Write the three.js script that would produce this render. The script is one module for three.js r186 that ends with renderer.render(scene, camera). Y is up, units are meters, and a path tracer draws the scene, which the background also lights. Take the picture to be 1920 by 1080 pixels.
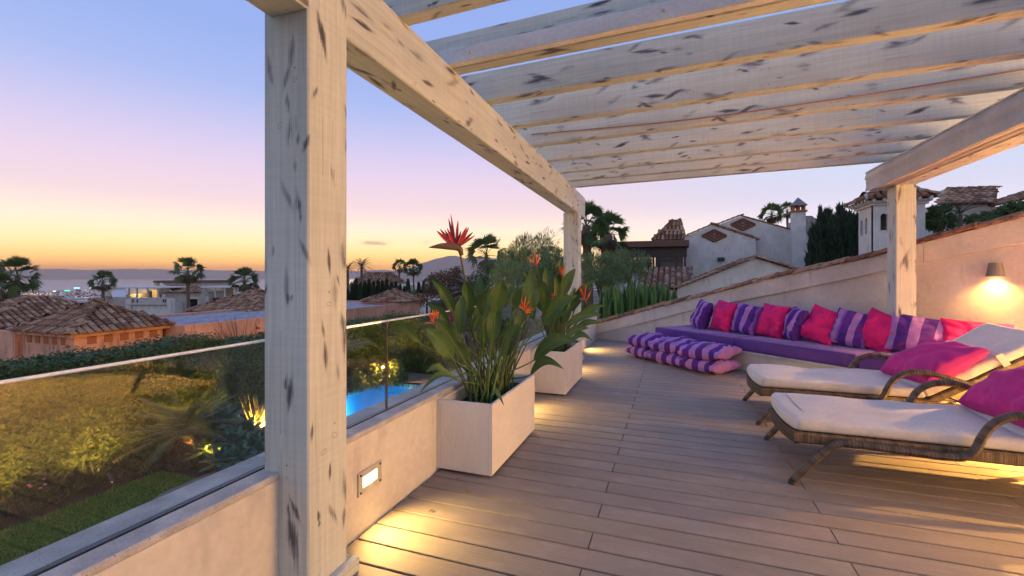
import * as THREE from 'three';
import { mergeGeometries, mergeVertices } from 'three/addons/utils/BufferGeometryUtils.js';
import { RectAreaLightUniformsLib } from 'three/addons/lights/RectAreaLightUniformsLib.js';

// ---------------------------------------------------------------- camera, sky, sun, exposure
const EYE = 1.36, FOC = 850, CX = 960, HY = 516, TH = 0.3421;   // eye height, focal length and horizon in photo pixels, yaw to the left of -z
const scene = new THREE.Scene();
const camera = new THREE.PerspectiveCamera(2 * Math.atan(540 / FOC) * 180 / Math.PI, 16 / 9, 0.05, 90000);
camera.position.set(0, EYE, 0);
camera.rotation.set(0, TH, 0);
camera.setViewOffset(1920, 1080, 0, 540 - HY, 1920, 1080);
const renderer = new THREE.WebGLRenderer({ antialias: true });
renderer.toneMapping = THREE.LinearToneMapping;
renderer.toneMappingExposure = 1.5;
renderer.shadowMap.enabled = true;
RectAreaLightUniformsLib.init();

const FX = -Math.sin(TH), FZ = -Math.cos(TH), RX = Math.cos(TH), RZ = -Math.sin(TH);
const V = (x, y, z) => new THREE.Vector3(x, y, z);
const ray = (px, py) => { const u = (px - CX) / FOC; return V(FX + u * RX, (HY - py) / FOC, FZ + u * RZ); };
const at = (px, py, d) => ray(px, py).multiplyScalar(d).add(V(0, EYE, 0));
const onY = (px, py, h) => { const r = ray(px, py); return at(px, py, (h - EYE) / r.y); };
const onX = (px, py, x) => { const r = ray(px, py); return at(px, py, x / r.x); };
const onZ = (px, py, z) => { const r = ray(px, py); return at(px, py, z / r.z); };

function rng(seed) { let s = seed | 0; return () => { s = (s + 0x6d2b79f5) | 0; let t = Math.imul(s ^ (s >>> 15), 1 | s); t = (t + Math.imul(t ^ (t >>> 7), 61 | t)) ^ t; return ((t ^ (t >>> 14)) >>> 0) / 4294967296; }; }
const lerp = (a, b, t) => a + (b - a) * t, clamp = (x, a, b) => Math.min(b, Math.max(a, x));
const sstep = (a, b, x) => { const t = clamp((x - a) / (b - a), 0, 1); return t * t * (3 - 2 * t); };
const s2l = (c) => (c <= 0.04045 ? c / 12.92 : Math.pow((c + 0.055) / 1.055, 2.4));
const rgb = (r, g, b) => new THREE.Color().setRGB(r, g, b);

// dusk sky: glow over the place where the sun went down, lavender then blue above
{
  const W = 2048, H = 1024, data = new Float32Array(W * H * 4);
  const WEST = [[0, 252, 164, 92], [0.8, 252, 174, 92], [1.3, 252, 188, 104], [2.1, 254, 202, 122], [3.4, 254, 215, 158], [5.5, 248, 222, 198], [8, 237, 212, 216], [11, 226, 204, 224], [14, 207, 196, 228], [20, 162, 178, 228], [25, 145, 168, 225], [38, 136, 160, 220], [90, 128, 150, 214]];
  const SIDE = [[0, 244, 205, 176], [1.5, 244, 213, 192], [3, 238, 220, 214], [5, 228, 215, 226], [8, 213, 211, 233], [13, 192, 208, 234], [20, 158, 186, 230], [26, 136, 168, 224], [38, 132, 158, 219], [90, 128, 150, 214]];
  const EAST = [[0, 224, 212, 226], [4, 224, 213, 229], [9, 219, 213, 233], [16, 200, 206, 232], [26, 170, 187, 228], [38, 144, 165, 221], [90, 128, 150, 214]];
  const look = (T, e) => { let i = 0; while (i < T.length - 2 && e > T[i + 1][0]) i++; const a = T[i], b = T[i + 1], t = clamp((e - a[0]) / (b[0] - a[0]), 0, 1); return [1, 2, 3].map((k) => s2l(lerp(a[k], b[k], t) / 255)); };
  const azW = Math.atan2(ray(620, 0).z, ray(620, 0).x);
  const cl = [[703, 456, 1.15, 0.20, 0.75], [690, 455, 0.45, 0.14, 0.6], [718, 458, 0.5, 0.08, 0.5], [800, 453, 0.42, 0.07, 0.55]].map(([px, py, w, h, a]) => { const r = ray(px, py).normalize(); return [Math.atan2(r.z, r.x), Math.asin(r.y), w * Math.PI / 180, h * Math.PI / 180, a]; });
  for (let j = 0; j < H; j++) for (let i = 0; i < W; i++) {
    const az = ((i + 0.5) / W - 0.5) * 2 * Math.PI, el = ((j + 0.5) / H - 0.5) * Math.PI, e = el * 180 / Math.PI;
    let d = Math.abs(az - azW); if (d > Math.PI) d = 2 * Math.PI - d; d *= 180 / Math.PI;
    let c;
    if (e < 0) { const g = look(d < 90 ? WEST : EAST, 0); c = g.map((x) => x * lerp(1, 0.12, sstep(0, -6, e))); c = g.map((x, k) => lerp(x * 0.9, [0.06, 0.055, 0.06][k], sstep(-0.5, -5, e))); }
    else {
      const w = look(WEST, e), s = look(SIDE, e), x = look(EAST, e), a = sstep(20, 64, d), b = sstep(75, 150, d);
      c = w.map((q, k) => lerp(lerp(q, s[k], a), x[k], b) * lerp(1.17, 0.81, sstep(1.0, 9, e)));
      for (const [ca, ce, cw, ch, al] of cl) { const q = Math.exp(-(((az - ca) / cw) ** 2) - (((el - ce) / ch) ** 2)) * al; if (q > 0.003) c = c.map((v, k) => lerp(v, [0.30, 0.19, 0.18][k], q)); }
    }
    data.set([c[0], c[1], c[2], 1], (j * W + i) * 4);
  }
  const t = new THREE.DataTexture(data, W, H, THREE.RGBAFormat, THREE.FloatType);
  t.mapping = THREE.EquirectangularReflectionMapping; t.magFilter = THREE.LinearFilter; t.minFilter = THREE.LinearFilter; t.needsUpdate = true;
  scene.background = t; scene.environment = t;
}
const sun = new THREE.DirectionalLight(rgb(1, 0.62, 0.34), 0.22);
{ const r = ray(620, 470).normalize(); sun.position.copy(r.multiplyScalar(60)); sun.shadow.radius = 24; sun.castShadow = true; const c = sun.shadow.camera; c.left = -30; c.right = 30; c.top = 30; c.bottom = -30; c.far = 140; scene.add(sun); scene.add(sun.target); }

// ---------------------------------------------------------------- naming and grouping
const taken = new Map();
function numbered(name) { const n = taken.get(name) ?? 0; taken.set(name, n + 1); return n ? name + '_' + String(n).padStart(3, '0') : name; }
function tag(o, label, category, group, kind) { if (label) o.userData.label = label; if (category) o.userData.category = category; if (group) o.userData.group = group; if (kind) o.userData.kind = kind; return o; }
function thing(name, label, category, pos, turn, group) {
  const o = new THREE.Group(); o.name = numbered(name); scene.add(o);
  if (pos) o.position.copy(pos); if (turn) o.rotation.y = turn;
  return tag(o, label, category, group);
}
function part(parent, name, geo, mat, label, kind) {
  const m = new THREE.Mesh(geo, mat); m.castShadow = m.receiveShadow = true;
  m.name = parent === scene ? numbered(name) : name; parent.add(m);
  if (label) m.userData.label = label; if (kind) m.userData.kind = kind;
  return m;
}
function copyOf(o, label) { const c = o.clone(); c.name = numbered(o.name.replace(/_\d{3}$/, '')); c.userData = { ...o.userData }; if (label) c.userData.label = label; scene.add(c); return c; }

// ---------------------------------------------------------------- noise and textures
const HT = new Float32Array(65536); { const r = rng(77); for (let i = 0; i < 65536; i++) HT[i] = r(); }
const hsh = (x, y, s) => HT[(Math.imul(x, 374761393) + Math.imul(y, 668265263) + Math.imul(s, 2147483647 - 1274126177)) >>> 16 & 65535 ^ ((x * 131 + y * 977 + s * 3571) & 65535)];
function vnoise(x, y, s, wx = 1 << 20, wy = 1 << 20) {
  const x0 = Math.floor(x), y0 = Math.floor(y), fx = x - x0, fy = y - y0, u = fx * fx * (3 - 2 * fx), v = fy * fy * (3 - 2 * fy);
  const m = (a, n) => ((a % n) + n) % n, X0 = m(x0, wx), X1 = m(x0 + 1, wx), Y0 = m(y0, wy), Y1 = m(y0 + 1, wy);
  return lerp(lerp(hsh(X0, Y0, s), hsh(X1, Y0, s), u), lerp(hsh(X0, Y1, s), hsh(X1, Y1, s), u), v);
}
function fbm(x, y, s, o, wx, wy) { let a = 0, k = 0.5, n = 0; for (let i = 0; i < o; i++) { a += k * vnoise(x, y, s + i, wx, wy); n += k; k /= 2; x *= 2; y *= 2; wx *= 2; wy *= 2; } return a / n; }
function tex(W, H, mx, my, f, srgb = true) {     // f(u, v) in 0..1 -> [r, g, b]; mx, my: metres that one repeat covers
  const d = new Uint8Array(W * H * 4);
  for (let j = 0; j < H; j++) for (let i = 0; i < W; i++) { const c = f((i + 0.5) / W, (j + 0.5) / H), k = (j * W + i) * 4; d[k] = clamp(c[0], 0, 1) * 255; d[k + 1] = clamp(c[1], 0, 1) * 255; d[k + 2] = clamp(c[2], 0, 1) * 255; d[k + 3] = 255; }
  const t = new THREE.DataTexture(d, W, H); setup(t, mx, my, srgb); return t;
}
function setup(t, mx, my, srgb) { t.wrapS = t.wrapT = THREE.RepeatWrapping; t.magFilter = THREE.LinearFilter; t.minFilter = THREE.LinearMipmapLinearFilter; t.generateMipmaps = true; if (srgb) t.colorSpace = THREE.SRGBColorSpace; t.repeat.set(1 / mx, 1 / my); t.needsUpdate = true; return t; }
function canvasTex(W, H, mx, my, draw, srgb = true) { const c = document.createElement('canvas'); c.width = W; c.height = H; draw(c.getContext('2d'), W, H); const t = new THREE.CanvasTexture(c); return setup(t, mx, my, srgb); }
const grey = (x) => [x, x, x];
const std = (o) => new THREE.MeshStandardMaterial({ roughness: 0.85, ...o });
const phys = (o) => new THREE.MeshPhysicalMaterial({ roughness: 0.85, ...o });

// ---------------------------------------------------------------- geometry builders
class MB {                       // triangles with flat normals, uv in metres and, if wanted, a colour each
  constructor() { this.p = []; this.u = []; this.c = []; }
  tri(a, b, c, col, ua, ub, uc) { this.p.push(a.x, a.y, a.z, b.x, b.y, b.z, c.x, c.y, c.z); if (ua) this.u.push(...ua, ...ub, ...uc); else this.u.push(0, 0, 0.1, 0, 0, 0.1); if (col) for (let i = 0; i < 3; i++) this.c.push(col[0], col[1], col[2]); }
  quad(a, b, c, d, col, uv) { if (uv) { this.tri(a, b, c, col, uv[0], uv[1], uv[2]); this.tri(a, c, d, col, uv[0], uv[2], uv[3]); } else { this.tri(a, b, c, col); this.tri(a, c, d, col); } }
  build(smooth) {
    let g = new THREE.BufferGeometry(); g.setAttribute('position', new THREE.Float32BufferAttribute(this.p, 3)); g.setAttribute('uv', new THREE.Float32BufferAttribute(this.u, 2));
    if (this.c.length) g.setAttribute('color', new THREE.Float32BufferAttribute(this.c, 3));
    if (smooth) g = mergeVertices(g, 1e-4);
    g.computeVertexNormals(); return g;
  }
}
// a bar along +x from 0 to len; profile points [z, y] run counter-clockwise seen from +x end looking to -x ... order is checked
function bar(profile, len, u0 = 0, v0 = 0) {
  let area = 0; profile.forEach((a, i) => { const b = profile[(i + 1) % profile.length]; area += a[0] * b[1] - b[0] * a[1]; });
  const P = area > 0 ? profile.slice().reverse() : profile, m = new MB(); let s = 0;
  for (let i = 0; i < P.length; i++) {
    const a = P[i], b = P[(i + 1) % P.length], L = Math.hypot(b[0] - a[0], b[1] - a[1]);
    m.quad(V(0, a[1], a[0]), V(0, b[1], b[0]), V(len, b[1], b[0]), V(len, a[1], a[0]), null, [[u0, v0 + s], [u0, v0 + s + L], [u0 + len, v0 + s + L], [u0 + len, v0 + s]]); s += L;
  }
  for (let i = 1; i < P.length - 1; i++) {
    const t = (q) => [u0 + q[0], v0 + q[1]];
    m.tri(V(0, P[0][1], P[0][0]), V(0, P[i + 1][1], P[i + 1][0]), V(0, P[i][1], P[i][0]), null, t(P[0]), t(P[i + 1]), t(P[i]));
    m.tri(V(len, P[0][1], P[0][0]), V(len, P[i][1], P[i][0]), V(len, P[i + 1][1], P[i + 1][0]), null, t(P[0]), t(P[i]), t(P[i + 1]));
  }
  return m.build();
}
const chamf = (w, h, c) => [[-w / 2 + c, -h / 2], [w / 2 - c, -h / 2], [w / 2, -h / 2 + c], [w / 2, h / 2 - c], [w / 2 - c, h / 2], [-w / 2 + c, h / 2], [-w / 2, h / 2 - c], [-w / 2, -h / 2 + c]];
// chamfered box, size along x, y, z, centred; grain (u) runs along the longest side
let seedUV = 5;
function box(w, h, d, c = 0.004) {
  seedUV = (seedUV * 16807) % 2147483647; const u0 = (seedUV % 997) / 100, v0 = (seedUV % 613) / 100;
  let g; c = Math.min(c, w / 3, h / 3, d / 3);
  if (w >= h && w >= d) g = bar(chamf(d, h, c), w, u0, v0).translate(-w / 2, 0, 0);
  else if (h >= d) g = bar(chamf(d, w, c), h, u0, v0).translate(-h / 2, 0, 0).rotateZ(Math.PI / 2);
  else g = bar(chamf(w, h, c), d, u0, v0).translate(-d / 2, 0, 0).rotateY(-Math.PI / 2);
  return g;
}
const boxAt = (w, h, d, x, y, z, c) => box(w, h, d, c).translate(x, y, z);
const span = (x0, x1, y0, y1, z0, z1, c) => boxAt(x1 - x0, y1 - y0, z1 - z0, (x0 + x1) / 2, (y0 + y1) / 2, (z0 + z1) / 2, c);
const merge = (l) => mergeGeometries(l.map((g) => (g.index ? g.toNonIndexed() : g)));
// tube through points with a radius function; rings given
function tube(pts, rad, seg = 8, rings = 24, opt = {}) {
  const cv = pts.length > 2 ? new THREE.CatmullRomCurve3(pts, false, 'centripetal') : new THREE.LineCurve3(pts[0], pts[1]);
  const fr = cv.computeFrenetFrames(rings, false), pos = [], uv = [], idx = [], L = cv.getLength();
  const up = opt.up;
  for (let i = 0; i <= rings; i++) {
    const t = i / rings, p = cv.getPointAt(t), r = typeof rad === 'function' ? rad(t, i) : rad; let N = fr.normals[i], B = fr.binormals[i];
    if (up) { B = V().crossVectors(fr.tangents[i], up).normalize(); N = V().crossVectors(B, fr.tangents[i]).normalize(); }
    for (let k = 0; k <= seg; k++) { const a = k / seg * 2 * Math.PI, q = p.clone().addScaledVector(N, Math.cos(a) * r * (opt.sy ?? 1)).addScaledVector(B, Math.sin(a) * r * (opt.sx ?? 1)); pos.push(q.x, q.y, q.z); uv.push(t * L, k / seg * 2 * Math.PI * (typeof rad === 'number' ? rad : 0.05)); }
  }
  const n = seg + 1;
  for (let i = 0; i < rings; i++) for (let k = 0; k < seg; k++) { const a = i * n + k; idx.push(a, a + n, a + 1, a + 1, a + n, a + n + 1); }
  const c0 = pos.length / 3, p0 = cv.getPointAt(0), p1 = cv.getPointAt(1); pos.push(p0.x, p0.y, p0.z, p1.x, p1.y, p1.z); uv.push(0, 0, L, 0);
  for (let k = 0; k < seg; k++) { idx.push(c0, k, k + 1); idx.push(c0 + 1, rings * n + k + 1, rings * n + k); }
  let g = new THREE.BufferGeometry(); g.setAttribute('position', new THREE.Float32BufferAttribute(pos, 3)); g.setAttribute('uv', new THREE.Float32BufferAttribute(uv, 2)); g.setIndex(idx); g.computeVertexNormals(); return g;
}
// soft box: rounded, subdivided, displaced by f(p, n) along the normal
function softBox(w, h, d, r, nx, ny, nz, f) {
  let g = new THREE.BoxGeometry(w, h, d, nx, ny, nz); g.deleteAttribute('uv'); g.deleteAttribute('normal'); g = mergeVertices(g, 1e-5);
  const p = g.attributes.position, q = V(), c = V(), n = V();
  for (let i = 0; i < p.count; i++) {
    q.fromBufferAttribute(p, i); c.set(clamp(q.x, -w / 2 + r, w / 2 - r), clamp(q.y, -h / 2 + r, h / 2 - r), clamp(q.z, -d / 2 + r, d / 2 - r));
    n.copy(q).sub(c); if (n.lengthSq() < 1e-10) n.set(0, 1, 0); n.normalize(); q.copy(c).addScaledVector(n, r); if (f) q.addScaledVector(n, f(q, n)); p.setXYZ(i, q.x, q.y, q.z);
  }
  g.computeVertexNormals();
  const N = g.attributes.normal, uv = [];
  for (let i = 0; i < p.count; i++) { const ax = Math.abs(N.getX(i)), ay = Math.abs(N.getY(i)), az = Math.abs(N.getZ(i)); if (ay >= ax && ay >= az) uv.push(p.getX(i), p.getZ(i)); else if (az >= ax) uv.push(p.getX(i), p.getY(i)); else uv.push(p.getZ(i), p.getY(i)); }
  g.setAttribute('uv', new THREE.Float32BufferAttribute(uv, 2)); return g;
}
function planar(g, s = 1) {       // uv in metres from the dominant side of each face
  if (g.index) g = g.toNonIndexed(); const p = g.attributes.position, n = g.attributes.normal, uv = [];
  for (let i = 0; i < p.count; i++) { const ax = Math.abs(n.getX(i)), ay = Math.abs(n.getY(i)), az = Math.abs(n.getZ(i)); if (ay >= ax && ay >= az) uv.push(p.getX(i) * s, p.getZ(i) * s); else if (az >= ax) uv.push(p.getX(i) * s, p.getY(i) * s); else uv.push(p.getZ(i) * s, p.getY(i) * s); }
  g.setAttribute('uv', new THREE.Float32BufferAttribute(uv, 2)); return g;
}
function extr(outline, depth, bevel = 0, holes = []) {   // outline [[x, y], ...] in the xy plane, from z = -depth to 0
  const s = new THREE.Shape(outline.map((q) => new THREE.Vector2(q[0], q[1])));
  for (const h of holes) s.holes.push(new THREE.Path(h.map((q) => new THREE.Vector2(q[0], q[1]))));
  const g = new THREE.ExtrudeGeometry(s, { depth: depth - 2 * bevel, bevelEnabled: bevel > 0, bevelSize: bevel, bevelThickness: bevel, bevelSegments: 1, bevelOffset: -bevel, curveSegments: 10 }); g.translate(0, 0, -depth + bevel);
  return planar(g);
}
// ---------------------------------------------------------------- materials
const TX = {};
// white paint rubbed through to dark wood: smudges drawn as many short strokes along the grain (u)
{
  const W = 2048, H = 1024;
  const marks = (g, bump) => {
    const r = rng(41);
    const smudge = (x, y, L, w, slope, n, a) => {
      for (let i = 0; i < n; i++) {
        const t = (r() + r() + r()) / 1.5 - 1, s = (r() + r()) - 1, l = L * (0.08 + 0.3 * r()), cx = x + t * L * 0.5, cy = y + s * w * (1.1 - Math.abs(t)) + t * L * 0.5 * slope, al = a * (1.2 - Math.abs(s)) * (1.1 - Math.abs(t)), k = r() * 26;
        g.strokeStyle = bump ? `rgba(0,0,0,${al * 0.8})` : `rgba(${48 + k | 0},${47 + k | 0},${54 + k | 0},${al})`; g.lineWidth = 0.7 + r() * 1.7;
        for (const [ox, oy] of [[0, 0], [W, 0], [-W, 0], [0, H], [0, -H]]) { if (cx + ox < -300 || cx + ox > W + 300 || cy + oy < -60 || cy + oy > H + 60) continue; g.beginPath(); g.moveTo(cx - l / 2 + ox, cy + oy); g.lineTo(cx + l / 2 + ox, cy + oy + l * slope * 0.12); g.stroke(); }
      }
    };
    for (let k = 0; k < 128; k++) { const q = r() * Math.sqrt(r()), L = 44 + q * 230, cx0 = r() * W, cy0 = r() * H, al = 0.06 + r() * r() * 0.36; smudge(cx0, cy0, L, 5 + (0.4 + r()) * L * 0.11, (r() - 0.5) * (r() < 0.3 ? 1.5 : 0.5), 40 + L * 0.8, al); if (r() < 0.35) smudge(cx0 + (r() - 0.5) * 90, cy0 + (r() - 0.5) * 60, L * 0.5, 5 + L * 0.06, (r() - 0.5) * 0.5, 30 + L * 0.4, al * 0.8); }
    for (let k = 0; k < 26; k++) { const x = r() * W, y = r() * H, q = 2 + r() * 6; g.strokeStyle = bump ? 'rgba(0,0,0,.4)' : 'rgba(70,52,40,.5)'; g.lineWidth = 1.4; g.beginPath(); g.ellipse(x, y, q * 1.7, q, r() * 3, 0, 7); g.stroke(); if (r() < 0.5) { g.fillStyle = 'rgba(30,24,20,.85)'; g.beginPath(); g.arc(x + 40, y, 2.6, 0, 7); g.fill(); } }
    for (let k = 0; k < 46; k++) { g.strokeStyle = bump ? 'rgba(0,0,0,.5)' : `rgba(60,46,38,${0.15 + r() * 0.4})`; g.lineWidth = 0.7 + r(); const x = r() * W, y = r() * H, L = 60 + r() * 300; g.beginPath(); g.moveTo(x, y); g.bezierCurveTo(x + L * 0.3, y + (r() - 0.5) * 8, x + L * 0.6, y + (r() - 0.5) * 8, x + L, y + (r() - 0.5) * 10); g.stroke(); }
  };
  const w2 = 1024, h2 = 512, mk = (bump) => {
    const c = document.createElement('canvas'); c.width = w2; c.height = h2; const g = c.getContext('2d'), im = g.createImageData(w2, h2);
    for (let j = 0; j < h2; j++) for (let i = 0; i < w2; i++) {
      const u = i / w2, v = j / h2, gr = fbm(u * 10, v * 128, 3, 2, 10, 128), co = vnoise(u * 7, v * 7, 9, 7, 7), sw = vnoise(u * 250, v * 8, 14, 250, 8), k = (j * w2 + i) * 4;
      if (bump) { im.data[k] = im.data[k + 1] = im.data[k + 2] = 150 + (gr - 0.5) * 150 + (sw - 0.5) * 40; }
      else { const b = 0.90 + (gr - 0.5) * 0.10 + (co - 0.5) * 0.07 + (sw - 0.5) * 0.03; im.data[k] = 222 * b; im.data[k + 1] = 226 * b; im.data[k + 2] = 213 * b; }
      im.data[k + 3] = 255;
    }
    g.putImageData(im, 0, 0); return c;
  };
  TX.wood = canvasTex(W, H, 2.6, 1.3, (g) => { g.drawImage(mk(false), 0, 0, W, H); marks(g, false); });
  TX.woodB = canvasTex(w2, h2, 2.6, 1.3, (g) => { g.drawImage(mk(true), 0, 0); g.scale(0.5, 0.5); marks(g, true); }, false);
}
TX.plaster = tex(512, 512, 1.6, 1.6, (u, v) => { const a = fbm(u * 5, v * 5, 21, 4, 5, 5), b = fbm(u * 60, v * 60, 25, 2, 60, 60), st = sstep(0.62, 0.8, fbm(u * 14, v * 3, 29, 3, 14, 3)); const k = 0.90 + (a - 0.5) * 0.14 + (b - 0.5) * 0.06 - st * 0.05; return [k, k * 0.992, k * 0.975]; });
TX.plasterB = tex(512, 512, 0.5, 0.5, (u, v) => grey(0.6 * fbm(u * 40, v * 40, 31, 3, 40, 40) + 0.4 * fbm(u * 9, v * 9, 36, 2, 9, 9)), false);
TX.stone = tex(512, 512, 0.6, 0.6, (u, v) => { const a = fbm(u * 8, v * 8, 51, 3, 8, 8), b = vnoise(u * 150, v * 150, 55, 150, 150); const pit = b > 0.87 ? 0.75 : 1; const k = (0.82 + (a - 0.5) * 0.22 + (b - 0.5) * 0.12) * pit; return [k, k * 0.985, k * 0.97]; });
TX.deck = tex(768, 384, 2.4, 0.6, (u, v) => { const g = fbm(u * 9, v * 150, 61, 3, 9, 150), c = fbm(u * 7, v * 5, 66, 3, 7, 5), s = sstep(0.6, 0.85, fbm(u * 22, v * 9, 69, 2, 22, 9)), f = vnoise(u * 300, v * 240, 71, 300, 240); const k = 0.88 + (g - 0.5) * 0.11 + (c - 0.5) * 0.15 + s * 0.04 + (f - 0.5) * 0.05; return [k, k * 0.985, k * 0.97]; });
TX.deckB = tex(512, 512, 1.2, 0.3, (u, v) => grey(fbm(u * 6, v * 110, 63, 3, 6, 110) * 0.8 + 0.2 * vnoise(u * 200, v * 200, 65, 200, 200)), false);
TX.fabric = tex(256, 256, 0.05, 0.05, (u, v) => { const a = (Math.sin(u * Math.PI * 2 * 32) * Math.sin(v * Math.PI * 2 * 32)) * 0.5 + 0.5; return grey(a); }, false);
TX.cloth = tex(512, 512, 1.3, 1.3, (u, v) => { const a = fbm(u * 4, v * 4, 81, 4, 4, 4), b = fbm(u * 90, v * 90, 85, 2, 90, 90), c = fbm(u * 3, v * 16, 88, 3, 3, 16); const k = 0.92 + (a - 0.5) * 0.14 + (b - 0.5) * 0.07 + (c - 0.5) * 0.06; return [k, k, k]; });
// stripes across u (0..1 over one cushion)
function stripeTex(seed, cols, edges) {
  return tex(512, 256, 1, 1, (u, v) => {
    let i = 0; while (i < edges.length && u > edges[i] + (fbm(v * 14, i * 3.1, 93, 2, 14, 99) - 0.5) * 0.006) i++;
    const c = cols[i % cols.length], n = fbm(u * 5, v * 5, seed, 3, 5, 5), f = vnoise(u * 240, v * 200, seed + 3, 240, 200), k = 1 + (n - 0.5) * 0.22 + (f - 0.5) * 0.14;
    return c.map((x) => x / 255 * k);
  });
}
const PD = [84, 36, 134], PL = [176, 124, 190], PM = [136, 84, 166];
TX.stripeA = stripeTex(101, [PL, PD, PL, PD, PL, PD], [0.13, 0.33, 0.5, 0.7, 0.86]);
TX.stripeB = stripeTex(107, [PD, PL, PM, PD, PL, PD, PM], [0.1, 0.25, 0.31, 0.52, 0.7, 0.9]);
TX.stripeF = stripeTex(113, [PL, PD, PL, PD, PL, PD, PL], [0.12, 0.29, 0.45, 0.62, 0.78, 0.91]);
// wrapped cane: fine strands, u along the piece
TX.cane = tex(512, 256, 0.24, 0.12, (u, v) => { const s = Math.abs(Math.sin(u * Math.PI * 34)), id = Math.floor(u * 34), h = hsh(id, 3, 9), n = fbm(u * 34, v * 6, 121, 2, 34, 6); const k = (0.24 + 0.76 * Math.pow(s, 0.8)) * (0.74 + 0.4 * h + (n - 0.5) * 0.35); return [k * 0.50, k * 0.42, k * 0.34]; });
TX.caneB = tex(512, 128, 0.24, 0.12, (u, v) => grey(Math.pow(Math.abs(Math.sin(u * Math.PI * 34)), 0.6)), false);
// woven cane: over and under
const weave = (u, v) => { const a = u * 24, b = v * 12, i = Math.floor(a), j = Math.floor(b), fa = a - i, fb = b - j, over = (i + j) & 1; const h = over ? Math.sin(fa * Math.PI) * (0.55 + 0.45 * Math.sin(fb * Math.PI)) : Math.sin(fb * Math.PI) * (0.45 + 0.35 * Math.sin(fa * Math.PI)); return [h, hsh(i, j, 7)]; };
TX.weave = tex(512, 512, 0.34, 0.2, (u, v) => { const [h, r] = weave(u, v), k = (0.25 + 0.75 * h) * (0.8 + 0.35 * r); return [k * 0.50, k * 0.43, k * 0.36]; });
TX.weaveB = tex(512, 512, 0.34, 0.2, (u, v) => grey(weave(u, v)[0]), false);
TX.planter = tex(512, 512, 0.5, 0.5, (u, v) => { const a = fbm(u * 8, v * 90, 133, 3, 8, 90), b = fbm(u * 4, v * 4, 137, 3, 4, 4), f = vnoise(u * 200, v * 200, 139, 200, 200), k = 0.94 + (a - 0.5) * 0.06 + (b - 0.5) * 0.05 + (f - 0.5) * 0.05; return [k, k * 0.99, k * 0.97]; });
TX.soil = tex(256, 256, 0.5, 0.5, (u, v) => { const k = 0.5 + fbm(u * 30, v * 30, 131, 3, 30, 30) * 0.9; return [0.17 * k, 0.135 * k, 0.10 * k]; });
TX.tile = tex(256, 256, 0.5, 0.5, (u, v) => { const a = fbm(u * 9, v * 9, 141, 4, 9, 9), l = sstep(0.55, 0.7, fbm(u * 16, v * 16, 147, 3, 16, 16)), k = 0.82 + (a - 0.5) * 0.4; return [lerp(k, 0.55, l * 0.6), lerp(k * 0.97, 0.5, l * 0.6), lerp(k * 0.94, 0.45, l * 0.6)]; });
TX.grass = tex(512, 512, 3, 3, (u, v) => { const a = fbm(u * 7, v * 7, 151, 4, 7, 7), b = fbm(u * 120, v * 120, 155, 2, 120, 120), k = 0.45 + a * 0.6 + (b - 0.5) * 0.7; return [0.34 * k, 0.48 * k, 0.14 * k]; });
TX.pave = tex(512, 512, 2, 2, (u, v) => { const a = fbm(u * 6, v * 6, 161, 4, 6, 6), b = vnoise(u * 180, v * 180, 165, 180, 180), k = 0.72 + (a - 0.5) * 0.3 + (b - 0.5) * 0.15; return [k * 0.80, k * 0.72, k * 0.66]; });
TX.pink = tex(512, 512, 3, 3, (u, v) => { const a = fbm(u * 4, v * 4, 171, 4, 4, 4), s = fbm(u * 26, v * 3, 175, 3, 26, 3), f = vnoise(u * 150, v * 150, 178, 150, 150), st = sstep(0.58, 0.78, s), k = 0.9 + (a - 0.5) * 0.25 + (f - 0.5) * 0.1 - st * 0.16; return [k, k * 0.985, k * 0.97]; });
TX.gravel = tex(512, 512, 2, 2, (u, v) => { const b = vnoise(u * 90, v * 90, 181, 90, 90), a = fbm(u * 6, v * 6, 184, 3, 6, 6), k = 0.55 + b * 0.4 + (a - 0.5) * 0.3; return [k * 0.82, k * 0.78, k * 0.80]; });
TX.land = tex(512, 512, 900, 900, (u, v) => { const a = fbm(u * 12, v * 12, 191, 5, 12, 12), b = fbm(u * 70, v * 70, 197, 3, 70, 70), g = sstep(0.42, 0.6, a); return [lerp(0.40, 0.30, g) * (0.6 + b * 0.7), lerp(0.36, 0.31, g) * (0.6 + b * 0.7), lerp(0.31, 0.25, g) * (0.6 + b * 0.7)]; });

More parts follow.
